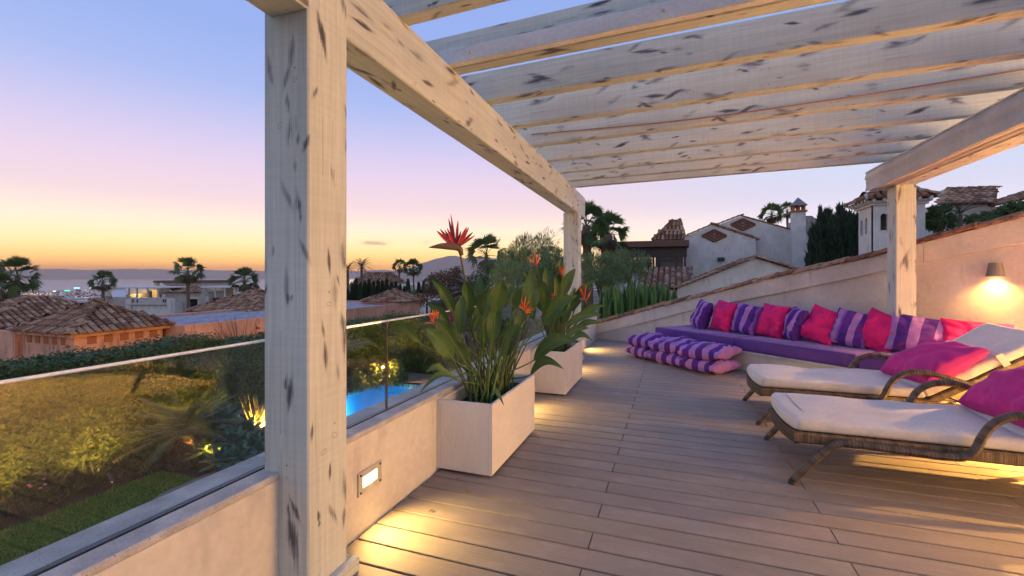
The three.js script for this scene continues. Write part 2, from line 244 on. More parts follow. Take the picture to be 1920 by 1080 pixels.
const M = {
  wood: std({ map: TX.wood, bumpMap: TX.woodB, bumpScale: 0.0014, roughness: 0.6 }),
  plaster: std({ map: TX.plaster, bumpMap: TX.plasterB, bumpScale: 0.0022, color: rgb(0.80, 0.76, 0.70), roughness: 0.92 }),
  stone: std({ map: TX.stone, bumpMap: TX.stone, bumpScale: 0.0012, color: rgb(0.74, 0.74, 0.74), roughness: 0.85 }),
  rubber: std({ color: rgb(0.012, 0.012, 0.014), roughness: 0.5 }),
  steel: std({ color: rgb(0.58, 0.55, 0.50), metalness: 0.35, roughness: 0.45 }),
  darkSteel: std({ color: rgb(0.05, 0.05, 0.055), metalness: 0.6, roughness: 0.45 }),
  glass: phys({ color: rgb(0.93, 0.95, 0.92), roughness: 0, transmission: 1, thickness: 0, ior: 1.52, specularIntensity: 1 }),
  glassEdge: phys({ color: rgb(0.84, 0.86, 0.84), roughness: 0.25, clearcoat: 0.6 }),
  cane: std({ map: TX.cane, color: rgb(0.98, 0.95, 0.9), bumpMap: TX.caneB, bumpScale: 0.003, roughness: 0.55 }),
  weave: std({ map: TX.weave, bumpMap: TX.weaveB, bumpScale: 0.004, roughness: 0.55 }),
  canvas: phys({ map: TX.cloth, bumpMap: TX.fabric, bumpScale: 0.0003, color: rgb(0.78, 0.74, 0.69), roughness: 0.95, sheen: 0.2, sheenColor: rgb(1, 1, 1), sheenRoughness: 0.6 }),
  purple: phys({ map: TX.cloth, bumpMap: TX.fabric, bumpScale: 0.0003, color: rgb(0.15, 0.062, 0.34), roughness: 0.85, sheen: 0.8, sheenColor: rgb(0.6, 0.55, 0.9), sheenRoughness: 0.5 }),
  pinkCloth: phys({ map: TX.cloth, bumpMap: TX.fabric, bumpScale: 0.0003, color: rgb(0.80, 0.010, 0.19), roughness: 0.88, sheen: 0.3, sheenColor: rgb(1, 0.4, 0.7), sheenRoughness: 0.5 }),
  stripeA: phys({ map: TX.stripeA, bumpMap: TX.fabric, bumpScale: 0.0002, roughness: 0.92, sheen: 0.2, sheenColor: rgb(0.7, 0.6, 0.9), sheenRoughness: 0.5 }),
  stripeB: phys({ map: TX.stripeB, roughness: 0.92, sheen: 0.2, sheenColor: rgb(0.7, 0.6, 0.9), sheenRoughness: 0.5 }),
  stripeF: phys({ map: TX.stripeF, roughness: 0.92, sheen: 0.2, sheenColor: rgb(0.7, 0.6, 0.9), sheenRoughness: 0.5 }),
  seam: std({ color: rgb(0.30, 0.26, 0.23), roughness: 0.9 }),
  planter: std({ map: TX.planter, bumpMap: TX.planter, bumpScale: 0.0012, color: rgb(0.86, 0.82, 0.76), roughness: 0.7 }),
  soil: std({ map: TX.soil, roughness: 1 }),
  benchWhite: std({ map: TX.plaster, color: rgb(0.78, 0.75, 0.70), roughness: 0.7 }),
  leafy: std({ vertexColors: true, roughness: 0.5, side: THREE.DoubleSide }),
  foliage: phys({ vertexColors: true, roughness: 0.9, transmission: 0.35, thickness: 0, side: THREE.DoubleSide }),
  bark: std({ color: rgb(0.13, 0.085, 0.055), roughness: 1, bumpMap: TX.plasterB, bumpScale: 0.02 }),
  grass: std({ map: TX.grass, roughness: 1, color: rgb(0.75, 0.8, 0.7) }),
  pave: std({ map: TX.pave, roughness: 0.9, color: rgb(0.75, 0.72, 0.68) }),
  pinkWall: std({ map: TX.pink, bumpMap: TX.plasterB, bumpScale: 0.004, color: rgb(0.86, 0.44, 0.28), roughness: 0.95 }),
  gravel: std({ map: TX.gravel, roughness: 1 }),
  cream: std({ map: TX.plaster, color: rgb(0.62, 0.57, 0.52), roughness: 0.9 }),
  darkGlass: std({ color: rgb(0.012, 0.014, 0.018), roughness: 0.06 }),
  darkFrame: std({ color: rgb(0.05, 0.035, 0.03), roughness: 0.6 }),
  brownRoof: std({ color: rgb(0.16, 0.085, 0.055), roughness: 0.9 }),
  land: std({ map: TX.land, roughness: 1 }),
  sea: std({ color: rgb(0.10, 0.13, 0.19), roughness: 0.32 }),
  warmLens: std({ color: rgb(0.9, 0.85, 0.7), emissive: rgb(1, 0.72, 0.42), emissiveIntensity: 3.0 }),
  lampMetal: std({ color: rgb(0.20, 0.19, 0.165), metalness: 0.35, roughness: 0.5 }),
};
M.white = M.plaster;
const WARM = rgb(1, 0.60, 0.22), WARM2 = rgb(1, 0.66, 0.30);
const tileMats = [[0.55, 0.30, 0.16], [0.44, 0.22, 0.12], [0.64, 0.40, 0.24], [0.32, 0.16, 0.09], [0.70, 0.48, 0.31]].map((c) => std({ map: TX.tile, color: rgb(...c), roughness: 0.95 }));
const roofStuff = std({ map: TX.tile, vertexColors: true, roughness: 0.95 });
// ---------------------------------------------------------------- terrace: plan of the walls
const WX = -1.553;                                             // inner face of the parapet
const CAPY = 0.535, CAPX0 = -1.805, GLX = -1.664;              // parapet cap, glass plane
const CORNER = V(0, 0, -9.33), BD = V(0.73, 0, 0.683).normalize(), LEFT = V(-1.75, 0, -9.80);
const wallHit = (px) => {                                      // where a photo column meets the end wall; s runs from the bend, negative towards the parapet
  const r = ray(px, HY); const solve = (o, d) => { const k = (o.x * r.z - o.z * r.x) / (d.z * r.x - d.x * r.z); return k; };
  let s = solve(CORNER, BD), p = CORNER.clone().addScaledVector(BD, s);
  if (s < 0) { const D = CORNER.clone().sub(LEFT).normalize(); s = solve(CORNER, D); p = CORNER.clone().addScaledVector(D, s); }
  return { s, p, d: p.x * FX + p.z * FZ };
};
const yAt = (px, py) => { const w = wallHit(px); return [w.s, EYE + (HY - py) * w.d / FOC]; };

// deck boards: 2.33 m long, butted at alternating places
{
  const deck = thing('deck'); deck.userData.kind = 'structure'; deck.name = 'deck';
  part(deck, 'deck_base', span(WX + 0.005, 9, -0.3, -0.15, -11.4, 3.6, 0.002), std({ color: rgb(0.26, 0.24, 0.22), roughness: 1 }));
  for (let x = -1.5; x < 5.3; x += 0.45) part(deck, 'joist', span(x, x + 0.05, -0.149, -0.025, -9.6, 3.4, 0.002), std({ color: rgb(0.30, 0.24, 0.18), roughness: 1 }));
  const r = rng(9), mats = [];
  for (let i = 0; i < 7; i++) { const k = 0.95 + r() * 0.1; mats.push(std({ map: TX.deck, bumpMap: TX.deckB, bumpScale: 0.0012, roughness: 0.56 + r() * 0.08, color: rgb(0.335 * k, 0.295 * k * (0.98 + r() * 0.04), 0.25 * k * (0.97 + r() * 0.05)) })); }
  const PITCH = 0.1565, Z0 = -2.955, GAP = 0.0118, bank = new Map();
  const plank = (len, v) => { const k = len.toFixed(3) + '_' + v; if (!bank.has(k)) { const h = 0.024, w = PITCH - GAP; bank.set(k, bar([[-w / 2, -h], [w / 2, -h], [w / 2, -0.003], [w / 2 - 0.003, 0], [-w / 2 + 0.003, 0], [-w / 2, -0.003]], len, v * 1.37, v * 0.21)); } return bank.get(k); };
  for (let k = -44; k <= 46; k++) {
    const z = Z0 - k * PITCH; if (z > 2.3 || z < -10.9) continue;
    const odd = ((k % 2) + 2) % 2, joints = odd ? [0.79, 3.12, 5.45] : [-0.40, 1.93, 4.26];
    // the boards stop at the end wall
    let xmin = WX + 0.012, xmax = 5.3;
    const lim = z < CORNER.z ? -99 : (z - CORNER.z) / BD.z * BD.x + 0.05; if (z < -9.9) continue;
    xmax = Math.min(xmax, z < CORNER.z ? CORNER.x + (z - CORNER.z) / (CORNER.z - LEFT.z) * (CORNER.x - LEFT.x) + 0.05 : lim);
    if (xmax < xmin + 0.1) continue;
    let a = xmin;
    for (const j of [...joints, 99]) {
      const b = Math.min(j, xmax); if (b - a < 0.04) { a = Math.max(a, j); continue; }
      const m = part(deck, 'plank', plank(b - a - 0.006, Math.floor(r() * 4)), mats[Math.floor(r() * mats.length)]); m.position.set(a + 0.003, 0, z);
      a = b; if (b >= xmax) break;
    }
  }
}

// parapet with stone cap, slot for the glass
{
  const t = thing('parapet_wall', 'low white rendered parapet with pale stone cap along the deck edge', 'wall', V(WX, 0, 0));
  const L = WX; part(t, 'wall', planar(span(CAPX0 + 0.02 - L, 0, -3.2, CAPY - 0.03, -9.80, 3.4, 0.003)), M.plaster);
  const dark = part(t, 'glazing_channel', span(GLX - L - 0.013, GLX - L + 0.013, CAPY - 0.029, CAPY + 0.002, -9.7, 3.3, 0.001), M.rubber);
  let z = 3.4, r = rng(4);
  const zs = [3.4, -1.55, -5.6, -9.8];
  for (let i = 0; i < zs.length - 1; i++) {
    part(t, 'cap_stone', planar(span(GLX - L + 0.0135, 0.004, CAPY - 0.03, CAPY, zs[i + 1] + 0.0015, zs[i] - 0.0015, 0.006)), M.stone);
    part(t, 'cap_stone', planar(span(CAPX0 - L, GLX - L - 0.0135, CAPY - 0.03, CAPY, zs[i + 1] + 0.0015, zs[i] - 0.0015, 0.006)), M.stone);
  }
}
// frameless glass panes
{
  const zs = [3.3, 1.45, -0.46, -2.37, -4.28, -6.19, -8.1, -9.7], top = 1.08;
  const labels = ['behind the standing place at the near end', 'beside the near timber post', 'running past the near timber post', 'behind the planter by the near post', 'behind the planter by the far post', 'beside the far timber post', 'beyond the far timber post'];
  for (let i = 0; i < zs.length - 1; i++) {
    const g = thing('glass_pane', 'clear frameless glass balustrade pane ' + labels[i], 'glass pane', V(GLX, CAPY, (zs[i] + zs[i + 1]) / 2), 0, 'glass balustrade panes on the parapet');
    const w = zs[i] - zs[i + 1] - 0.012, h = top - CAPY;
    part(g, 'pane', new THREE.BoxGeometry(0.012, h - 0.008, w).translate(0, h / 2 - 0.002, 0), M.glass);
    part(g, 'top_edge', boxAt(0.0135, 0.007, w, 0, h - 0.0005, 0, 0.002), M.glassEdge);
    part(g, 'side_seal', boxAt(0.013, h - 0.01, 0.011, 0, h / 2, -w / 2 - 0.006, 0.001), std({ color: rgb(0.10, 0.085, 0.05), roughness: 0.3 }));
  }
}
// brick lights let into the parapet
{
  const spots = [[-2.055, 'on the parapet between near post and first planter'], [-4.33, 'on the parapet between the two planters'], [-6.42, 'on the parapet between second planter and far post'], [-8.25, 'on the parapet beyond the far post']];
  for (const [z, w] of spots) {
    const t = thing('recessed_wall_light', 'small lit steel framed brick light ' + w, 'wall light', V(WX, 0.262, z), 0, 'brick lights along the parapet');
    const W = 0.2, H = 0.125, w2 = 0.125, h2 = 0.058, f = [];
    f.push(span(0.001, 0.009, h2 / 2, H / 2, -W / 2, W / 2, 0.002), span(0.001, 0.009, -H / 2, -h2 / 2, -W / 2, W / 2, 0.002), span(0.001, 0.0088, -h2 / 2, h2 / 2, w2 / 2, W / 2, 0.002), span(0.001, 0.0088, -h2 / 2, h2 / 2, -W / 2, -w2 / 2, 0.002));
    part(t, 'frame', merge(f), M.steel);
    for (const a of [-1, 1]) for (const b of [-1, 1]) part(t, 'screw', new THREE.CylinderGeometry(0.006, 0.006, 0.004, 10).rotateZ(Math.PI / 2).translate(0.011, a * 0.046, b * 0.083), M.darkSteel);
    part(t, 'lens', span(0.0012, 0.004, -h2 / 2, h2 / 2, -w2 / 2, w2 / 2, 0.001), M.warmLens);
    const l = new THREE.SpotLight(rgb(1, 0.60, 0.18), 2.5, 0, 1.12, 0.8, 2); l.position.set(0.03, 0.0, 0); l.target.position.set(0.75, -0.62, 0); l.shadow.radius = 1.4; l.castShadow = true; l.name = 'lamp_light'; t.add(l); t.add(l.target);
    l.target.name = 'lamp_aim';
  }
}
// end wall that climbs to the right, its raised band and the row of old tiles on top
{
  const topPts = [[1103, 602.7], [1188, 579.7], [1262, 560], [1351, 539], [1432, 516.5], [1486, 505], [1560, 489.6], [1600, 482], [1662, 467.4], [1720, 449.6], [1782, 433], [1841, 418.5], [1920, 399]].map(([a, b]) => yAt(a, b + 9));
  const bandPts = [[1103, 629.6], [1188, 609.5], [1262, 591], [1302, 581], [1391, 563.5], [1486, 545], [1560, 529.6], [1600, 521.5], [1662, 507.4], [1720, 494], [1920, 455.6]].map(([a, b]) => yAt(a, b));
  const f = (T) => (s) => { if (s <= T[0][0]) return T[0][1]; for (let i = 0; i < T.length - 1; i++) if (s <= T[i + 1][0]) return lerp(T[i][1], T[i + 1][1], (s - T[i][0]) / (T[i + 1][0] - T[i][0])); const a = T[T.length - 2], b = T[T.length - 1]; return b[1] + (s - b[0]) * 0.24; };
  const top = f(topPts), band = f(bandPts);
  const DL = CORNER.clone().sub(LEFT).normalize();
  const t = thing('end_wall', 'cream rendered end wall with sloping tile topped coping behind the bench', 'wall', V(0, 0, 0));
  const leg = (s0, s1, D) => {
    const g = new THREE.Group(), ang = -Math.atan2(D.z, D.x), N = Math.max(2, Math.round((s1 - s0) / 0.3)), S = [];
    for (let i = 0; i <= N; i++) S.push(lerp(s0, s1, i / N));
    const place = (geo) => geo.rotateY(ang).translate(CORNER.x, 0, CORNER.z);
    part(t, 'wall', place(extr([[s0, -3.2], [s1, -3.2], ...S.slice().reverse().map((s) => [s, top(s) - 0.002])], 0.2)), M.plaster);
    const joints = []; for (let s = s0; s < s1 - 0.2; s += 1.28) joints.push(s); joints.push(s1);
    for (let i = 0; i < joints.length - 1; i++) {
      const a = joints[i] + 0.002, b = joints[i + 1] - 0.002, n = 5, q = []; for (let k = 0; k <= n; k++) q.push(lerp(a, b, k / n));
      part(t, 'band', place(extr([...q.map((s) => [s, Math.max(0.012, band(s))]), ...q.slice().reverse().map((s) => [s, top(s)])], 0.26, 0.004).translate(0, 0, 0.035)), M.plaster);
    }
    const r = rng(Math.round(s1 * 31)); 
    for (let s = s0; s < s1; s += 0.33) {
      const sl = Math.atan2(top(s + 0.33) - top(s), 0.33), L = 0.36 + r() * 0.05, R = 0.15;
      // arched tile 2 cm thick lying along the wall
      const o = [], n = 7; for (let k = 0; k <= n; k++) { const a = Math.PI * k / n; o.push([Math.cos(a) * R, Math.sin(a) * 0.075 + (r() - 0.5) * 0.006]); } for (let k = n; k >= 0; k--) { const a = Math.PI * k / n; o.push([Math.cos(a) * (R - 0.02), Math.sin(a) * 0.055 - 0.004]); }
      const g2 = bar(o, L, r() * 5, r() * 5); g2.rotateZ(sl + 0.05 + (r() - 0.5) * 0.03).translate(s, top(s) - 0.008 + r() * 0.006, -0.085 + (r() - 0.5) * 0.02);
      part(t, 'coping_tile', place(g2), tileMats[Math.floor(r() * 4)]);
    }
  };
  leg(-CORNER.clone().sub(LEFT).length(), 0, DL); leg(0.0, 7.25, BD);
}
// wall lamps with wedge shades; the first one shows, the others go on along the same wall outside the view
{
  const shade = () => { const w0 = 0.05, w1 = 0.07, h = 0.145, d0 = 0.065, d1 = 0.095, th = 0.006, m = new MB();
    const ringP = (w, d, y) => { const o = [V(-w, y, 0)]; for (let k = 0; k <= 8; k++) { const a = Math.PI * (1 - k / 8); o.push(V(Math.cos(a) * w, y, d * 0.45 + Math.sin(a) * d * 0.55)); } o.push(V(w, y, 0)); return o; };
    const A = ringP(w1, d1, -h / 2), B = ringP(w0, d0, h / 2), A2 = ringP(w1 - th, d1 - th, -h / 2), B2 = ringP(w0 - th, d0 - th, h / 2 - th);
    for (let i = 0; i < A.length - 1; i++) { m.quad(A[i], A[i + 1], B[i + 1], B[i]); m.quad(A2[i + 1], A2[i], B2[i], B2[i + 1]); m.quad(A[i + 1], A[i], A2[i], A2[i + 1]); m.tri(B[0], B[i], B[i + 1]); m.tri(B2[0], B2[i + 1], B2[i]); }
    return m.build(); };
  const geo = shade(), ang = -Math.atan2(BD.z, BD.x);
  const lampAt = (s, y, label, power, spot, turn) => {
    const p = spot ?? CORNER.clone().addScaledVector(BD, s).setY(y), t = thing('wall_lamp', label, 'wall lamp', p, turn ?? ang, 'downlights on the terrace walls');
    part(t, 'shade', geo.clone().translate(0, 0, 0.004), M.lampMetal);
    part(t, 'bulb', new THREE.CylinderGeometry(0.036, 0.036, 0.012, 18).translate(0, -0.056, 0.048), std({ color: rgb(1, 0.9, 0.7), emissive: rgb(1, 0.75, 0.4), emissiveIntensity: 6 }));
    const l = new THREE.SpotLight(rgb(1, 0.50, 0.105), power, 0, 1.22, 0.6, 2); l.position.set(0, -0.066, 0.05); l.target.position.set(0, -1, 0.2); l.shadow.radius = 1.6; l.castShadow = true; l.name = 'lamp_light'; l.target.name = 'lamp_aim'; t.add(l); t.add(l.target);
  };
  const w = wallHit(1868); lampAt(w.s, 1.42, 'grey wedge shaped wall lamp shining down on the wall above the bench end', 4.6);
  lampAt(w.s + 1.15, 1.45, 'grey wedge shaped wall lamp further along the end wall behind the loungers', 480);
  lampAt(0, 0, 'grey wedge shaped wall lamp on the house wall beside the glazed door', 160, V(5.25, 1.6, -1.15), -Math.PI / 2); lampAt(0, 0, 'grey wedge shaped wall lamp on the house wall nearest the end wall', 800, V(5.25, 1.6, -4.1), -Math.PI / 2);
}
// house wall that closes the terrace on the right, outside the view, with the lit glazed door whose warm light falls across the deck
{
  const t = thing('house_wall', 'white rendered house wall with lit glazed door closing the terrace behind the loungers', 'wall', V(5.25, 0, 0)), z0 = -4.5, z1 = 3.5, a = -3.75, b = -1.5, h = 2.3;
  part(t, 'wall', extr([[z0, -3.2], [z1, -3.2], [z1, 3.3], [z0, 3.3]], 0.25, 0, [[[a, 0.01], [b, 0.01], [b, h], [a, h]]]).rotateY(-Math.PI / 2), M.plaster);
  part(t, 'door_frame', merge([span(0.06, 0.12, 0.012, h, a, a + 0.06, 0.004), span(0.06, 0.12, 0.012, h, b - 0.06, b, 0.004), span(0.06, 0.12, h - 0.06, h, a + 0.061, b - 0.061, 0.004), span(0.06, 0.12, 0.012, 0.07, a + 0.061, b - 0.061, 0.004), span(0.06, 0.12, 0.071, h - 0.061, (a + b) / 2 - 0.03, (a + b) / 2 + 0.03, 0.004)]), M.white);
  part(t, 'lit_pane', span(0.085, 0.095, 0.071, h - 0.061, a + 0.061, (a + b) / 2 - 0.031, 0.001), M.litPane = std({ color: rgb(0.5, 0.4, 0.3), emissive: rgb(1, 0.56, 0.2), emissiveIntensity: 1.6 }));
  part(t, 'lit_pane', span(0.085, 0.095, 0.071, h - 0.061, (a + b) / 2 + 0.031, b - 0.061, 0.001), M.litPane);
  const l = new THREE.RectAreaLight(rgb(1, 0.54, 0.19), 13, b - a - 0.16, h - 0.2); l.position.set(0.05, h / 2, (a + b) / 2); l.rotation.y = Math.PI / 2; l.name = 'door_light'; t.add(l);
}
// ---------------------------------------------------------------- pergola
{
  const t = thing('pergola', 'white timber pergola with worn paint over the deck', 'pergola', V(0, 0, 0));
  const yb = (z) => 2.44 + 0.0196 * (z + 1.69), BH = 0.335;
  const post = (x0, x1, z0, z1, h, base) => { const p = part(t, 'post', span(x0, x1, 0.004, h, z0, z1, 0.007), M.wood); if (base) part(p, 'post_base', merge([span(x0 - 0.035, x1 + 0.035, 0.002, 0.068, z1, z1 + 0.036, 0.004), span(x1, x1 + 0.036, 0.002, 0.0675, z0 - 0.035, z1 - 0.0005, 0.004), span(x0, x1, 0.002, 0.068, z0 - 0.036, z0, 0.004)]), M.wood); return p; };
  seedUV = 40013; post(-1.637, -1.397, -1.692, -1.457, 2.80, true); seedUV = 77;
  post(-1.632, -1.395, -7.235, -7.0, yb(-7.1) + 0.01, true);
  post(2.451, 2.645, -6.73, -6.5, 2.415, false);
  // left beam, sloping a little to its far end, cut at a slant there
  {
    const L = 10.2, z0 = 2.6, g = box(L, BH, 0.2, 0.007); g.translate(-L / 2, 0, 0).rotateZ(Math.atan(0.0196)); // runs to -x
    const gg = g.rotateY(-Math.PI / 2).translate(-1.5, yb(z0) + BH / 2, z0); part(t, 'beam', gg, M.wood);
  }
  // right beam with the folded shade hanging beside it
  const RL = 9.4, rz = 2.5;
  part(t, 'beam', span(2.455, 2.65, 2.415, 2.655, -6.9, rz, 0.006), M.wood);
  // rafters
  const zb = [-6.78, -6.36, -5.86, -5.264, -4.644, -4.035, -3.42, -2.86, -2.223, -1.6, -0.98, -0.36, 0.26, 0.88, 1.5];
  zb.forEach((z, i) => {
    const h = yb(z) + BH + 0.003, L = 4.95;
    const place = (g) => g.rotateZ(0.009).rotateY(-0.042).translate(-1.40, h, z);
    part(t, 'rafter', place(box(L, i === 0 ? 0.17 : 0.235, 0.098, 0.005).translate(L / 2 - 0.37, i === 0 ? 0.085 : 0.1175, 0.05)), M.wood);
    if (i === 7) {   // guide rail screwed to the front of one rafter
      part(t, 'guide_rail', place(box(L - 0.3, 0.1, 0.055, 0.004).translate(L / 2 - 0.22, 0.056, 0.13)), std({ map: TX.cloth, color: rgb(0.86, 0.84, 0.79), roughness: 0.45 }));
      for (let k = 0; k < 4; k++) part(t, 'bolt', place(new THREE.SphereGeometry(0.013, 12, 8).scale(1, 1, 0.6).translate(0.16 + k * 1.2, 0.06, 0.16)), M.steel);
    }
  });
  part(t, 'light_cable', tube([V(-1.4, 2.83, -4.53), V(0.1, 2.79, -4.47), V(1.2, 2.81, -4.42), V(2.6, 2.87, -4.36)], 0.006, 6, 30), std({ color: rgb(0.42, 0.2, 0.1), roughness: 0.7 }));
  // folded canvas shade along the right beam
  {
    const s = thing('folded_shade', 'cream canvas shade folded up along the right hand pergola beam', 'awning', V(2.28, 2.41, -6.9));
    const Lz = 9.2, put = (g) => g.rotateY(-Math.PI / 2).translate(0, 0, Lz);
    const r = rng(12);
    // front flap: a sheet with a long crease
    const m = new MB(), n = 60, K = 10, pt = (i, k) => { const a = i / n, b = k / K, c = 0.62 + 0.08 * Math.sin(a * 9) + 0.05 * Math.sin(a * 23 + 1); const y = lerp(0.0, 0.235, b); const x = 0.016 * b + 0.012 * Math.sin(a * 17 + b * 3) * (1 - b) - 0.018 * Math.exp(-(((b - c) / 0.16) ** 2)) + 0.02 * Math.exp(-(((b - c + 0.05) / 0.03) ** 2)) + 0.003 * Math.sin(a * 140 + b * 5); return V(x, y, a * Lz); };
    for (let i = 0; i < n; i++) for (let k = 0; k < K; k++) { const q = [[i, k], [i + 1, k], [i + 1, k + 1], [i, k + 1]]; m.quad(...q.map(([a, b]) => pt(a, b)), null, q.map(([a, b]) => [a / n * Lz, b / K * 0.24])); }
    part(s, 'front_flap', m.build(true), M.canvasDS ??= phys({ map: TX.cloth, color: rgb(0.74, 0.68, 0.60), roughness: 0.9, side: THREE.DoubleSide }));
    part(s, 'top_track', span(0.005, 0.05, 0.236, 0.252, 0, Lz, 0.003), M.planter);
    for (let k = 0; k < 6; k++) { const x = 0.026 + k * 0.024, dep = 0.01 + 0.012 * r(); part(s, 'fold', bar([[-0.0125, 0.2], [-0.0125, dep + 0.012], [-0.006, dep], [0.006, dep], [0.0095, dep + 0.01], [0.0095, 0.2]].map(([z, y]) => [z + x, y]), Lz - 0.03 - k * 0.004).rotateY(Math.PI / 2).translate(0, 0, Lz - 0.02), M.canvasDS); }
  }
}
// ---------------------------------------------------------------- cushions
function pillowGeo(w, h, t, seed, o = {}) {
  const N = 40, pos = [], uv = [], idx = [], r = rng(seed), ph = [r() * 9, r() * 9, r() * 9, r() * 9], n1 = N + 1, pinch = o.pinch ?? 0.10, sag = o.sag ?? 0;
  for (const sd of [1, -1]) for (let j = 0; j <= N; j++) for (let i = 0; i <= N; i++) {
    const f = (a) => { const x = a / N * 2 - 1; return Math.sin(x * Math.PI / 2) * 0.55 + x * 0.45; };
    const u = f(i), v = f(j), e = Math.max(0, (1 - u * u) * (1 - v * v));
    let x = w / 2 * u * (1 - pinch * (1 - v * v) * Math.abs(u)), y = h / 2 * v * (1 - pinch * (1 - u * u) * Math.abs(v));
    const edge = 1 - Math.min(1 - Math.abs(u), 1 - Math.abs(v));
    const rad = Math.atan2(y, x), wr = Math.sin(rad * 9 + ph[0] + u * 2) * Math.sin(rad * 5 + ph[1]) * Math.pow(edge, 3) * 0.016 + (fbm(u * 1.5 + ph[2], v * 1.5 + ph[3], seed, 2, 999, 999) - 0.5) * 0.05 + Math.pow(1 - Math.abs(vnoise((u * Math.cos(ph[0]) + v * Math.sin(ph[0])) * 3.2 + ph[1], (v * Math.cos(ph[0]) - u * Math.sin(ph[0])) * 1.1, seed + 5) * 2 - 1), 5) * -0.013 * (0.3 + edge);
    let z = sd * (t / 2 * Math.pow(e, o.puff ?? 0.40) + wr * Math.min(1, e * 4) * (t / 0.16)) ;
    y -= sag * e * 0.03; z += (o.bend ?? 0) * (y / h) * (y / h) * h;
    pos.push(x, y, z); uv.push((u + 1) / 2, (v + 1) / 2);
  }
  const B = n1 * n1;
  for (let s = 0; s < 2; s++) for (let j = 0; j < N; j++) for (let i = 0; i < N; i++) { const a = s * B + j * n1 + i; if (s === 0) idx.push(a, a + 1, a + n1, a + 1, a + n1 + 1, a + n1); else idx.push(a, a + n1, a + 1, a + 1, a + n1, a + n1 + 1); }
  const g = new THREE.BufferGeometry(); g.setAttribute('position', new THREE.Float32BufferAttribute(pos, 3)); g.setAttribute('uv', new THREE.Float32BufferAttribute(uv, 2)); g.setIndex(idx); g.computeVertexNormals(); return g;
}
// ---------------------------------------------------------------- built-in bench
const BO = V(-0.306, 0, -8.27), BA = -Math.atan2(0.679, 0.735), SEAT = 0.455;
const toBench = (x, y, z) => V(x, y, z).applyAxisAngle(V(0, 1, 0), BA).add(BO);
const benchHit = (px, zl) => { const r = ray(px, HY), o = toBench(0, 0, zl), d = V(1, 0, 0).applyAxisAngle(V(0, 1, 0), BA); return (o.x * r.z - o.z * r.x) / (d.z * r.x - d.x * r.z); };
{
  const b = thing('bench', 'white built in bench running along the end wall', 'bench', BO, BA);
  part(b, 'base', planar(span(0.0, 7.0, 0.004, 0.262, -0.95, -0.02, 0.004)), M.benchWhite);
  part(b, 'top_trim', span(-0.01, 7.02, 0.262, 0.288, -0.95, 0.012, 0.005), M.wood);
  const segs = [[0, 1.525, 'at the far end of the bench, with its end showing'], [1.53, 3.095, 'second from the far end of the bench'], [3.10, 4.66, 'third from the far end of the bench, half behind a lounger'], [4.665, 6.2, 'under the wall lamp end of the bench']];
  segs.forEach(([a, c, l], i) => {
    const m = thing('bench_mattress', 'long purple seat cushion ' + l, 'cushion', toBench((a + c) / 2, 0.289, -0.45), BA, 'purple seat cushions on the bench');
    const w = c - a, h = SEAT - 0.289;
    const top = softBox(w, h, 0.9, 0.022, 60, 4, 24, (p, n) => (n.y > 0.5 ? (fbm(p.x * 4 + i * 7, p.z * 4, 301 + i, 3, 99, 99) - 0.5) * 0.018 : (n.z > 0.5 ? (fbm(p.x * 22 + i * 5, p.y * 3, 305 + i, 2, 99, 99) - 0.5) * 0.012 : 0))).translate(0, h / 2, 0);
    part(m, 'cushion', top, M.purple);
    part(m, 'piping', tube([V(-w / 2 + 0.02, h - 0.005, 0.445), V(0, h - 0.006, 0.446), V(w / 2 - 0.02, h - 0.005, 0.445)], 0.005, 6, 20), M.purple); part(m, 'piping', tube([V(-w / 2 + 0.02, 0.007, 0.446), V(0, 0.007, 0.447), V(w / 2 - 0.02, 0.007, 0.446)], 0.005, 6, 20), M.purple);
  });
}
// scatter cushions: photo column, width, height, thickness, yaw and roll, colour
{
  const P = [
    [1316, 0.42, 0.50, 0.17, 0.75, -0.14, 'A', 'purple striped cushion at the far end of the bench row'],
    [1357, 0.42, 0.51, 0.17, 0.50, -0.10, 'P', 'bright pink cushion second from the far end of the bench row'],
    [1399, 0.46, 0.48, 0.17, 0.42, -0.12, 'B', 'purple striped cushion between the two farthest pink cushions'],
    [1449, 0.44, 0.50, 0.17, 0.40, -0.08, 'P', 'bright pink cushion fourth from the far end of the bench row'],
    [1491, 0.36, 0.47, 0.18, 0.95, -0.12, 'A', 'purple striped cushion with gathered edge, fifth from the bench far end'],
    [1543, 0.45, 0.49, 0.18, 0.25, -0.30, 'P', 'bright pink cushion in the middle of the bench row'],
    [1598, 0.45, 0.48, 0.17, 0.20, -0.18, 'B', 'purple striped cushion seventh from the bench far end, left of the post'],
    [1649, 0.43, 0.48, 0.18, 0.30, -0.36, 'P', 'bright pink cushion leaning in front of the right hand post'],
    [1728, 0.60, 0.46, 0.18, 0.0, -0.14, 'A', 'wide purple striped cushion right of the post, lamplit'],
    [1828, 0.56, 0.44, 0.17, -0.2, -0.08, 'P', 'pink cushion under the wall lamp at the end of the row'],
  ];
  P.forEach(([px, w, h, t, yaw, roll, c, label], i) => {
    const zl = -0.62 + (i === 9 ? -0.1 : 0), x = benchHit(px, zl);
    const g = thing('scatter_cushion', label, 'cushion', toBench(x, SEAT + h / 2 * 0.93, zl), 0, 'cushions along the bench');
    g.rotation.set(0, BA - yaw * 0.9 + 0.25, 0, 'YXZ');
    const geo = pillowGeo(w, h, t + 0.06, 400 + i, { sag: 1, pinch: 0.06, puff: 0.36 }); geo.rotateZ(roll).rotateX(-0.30);
    part(g, 'cover', geo, c === 'P' ? M.pinkCloth : c === 'A' ? M.stripeA : M.stripeB);
  });
}
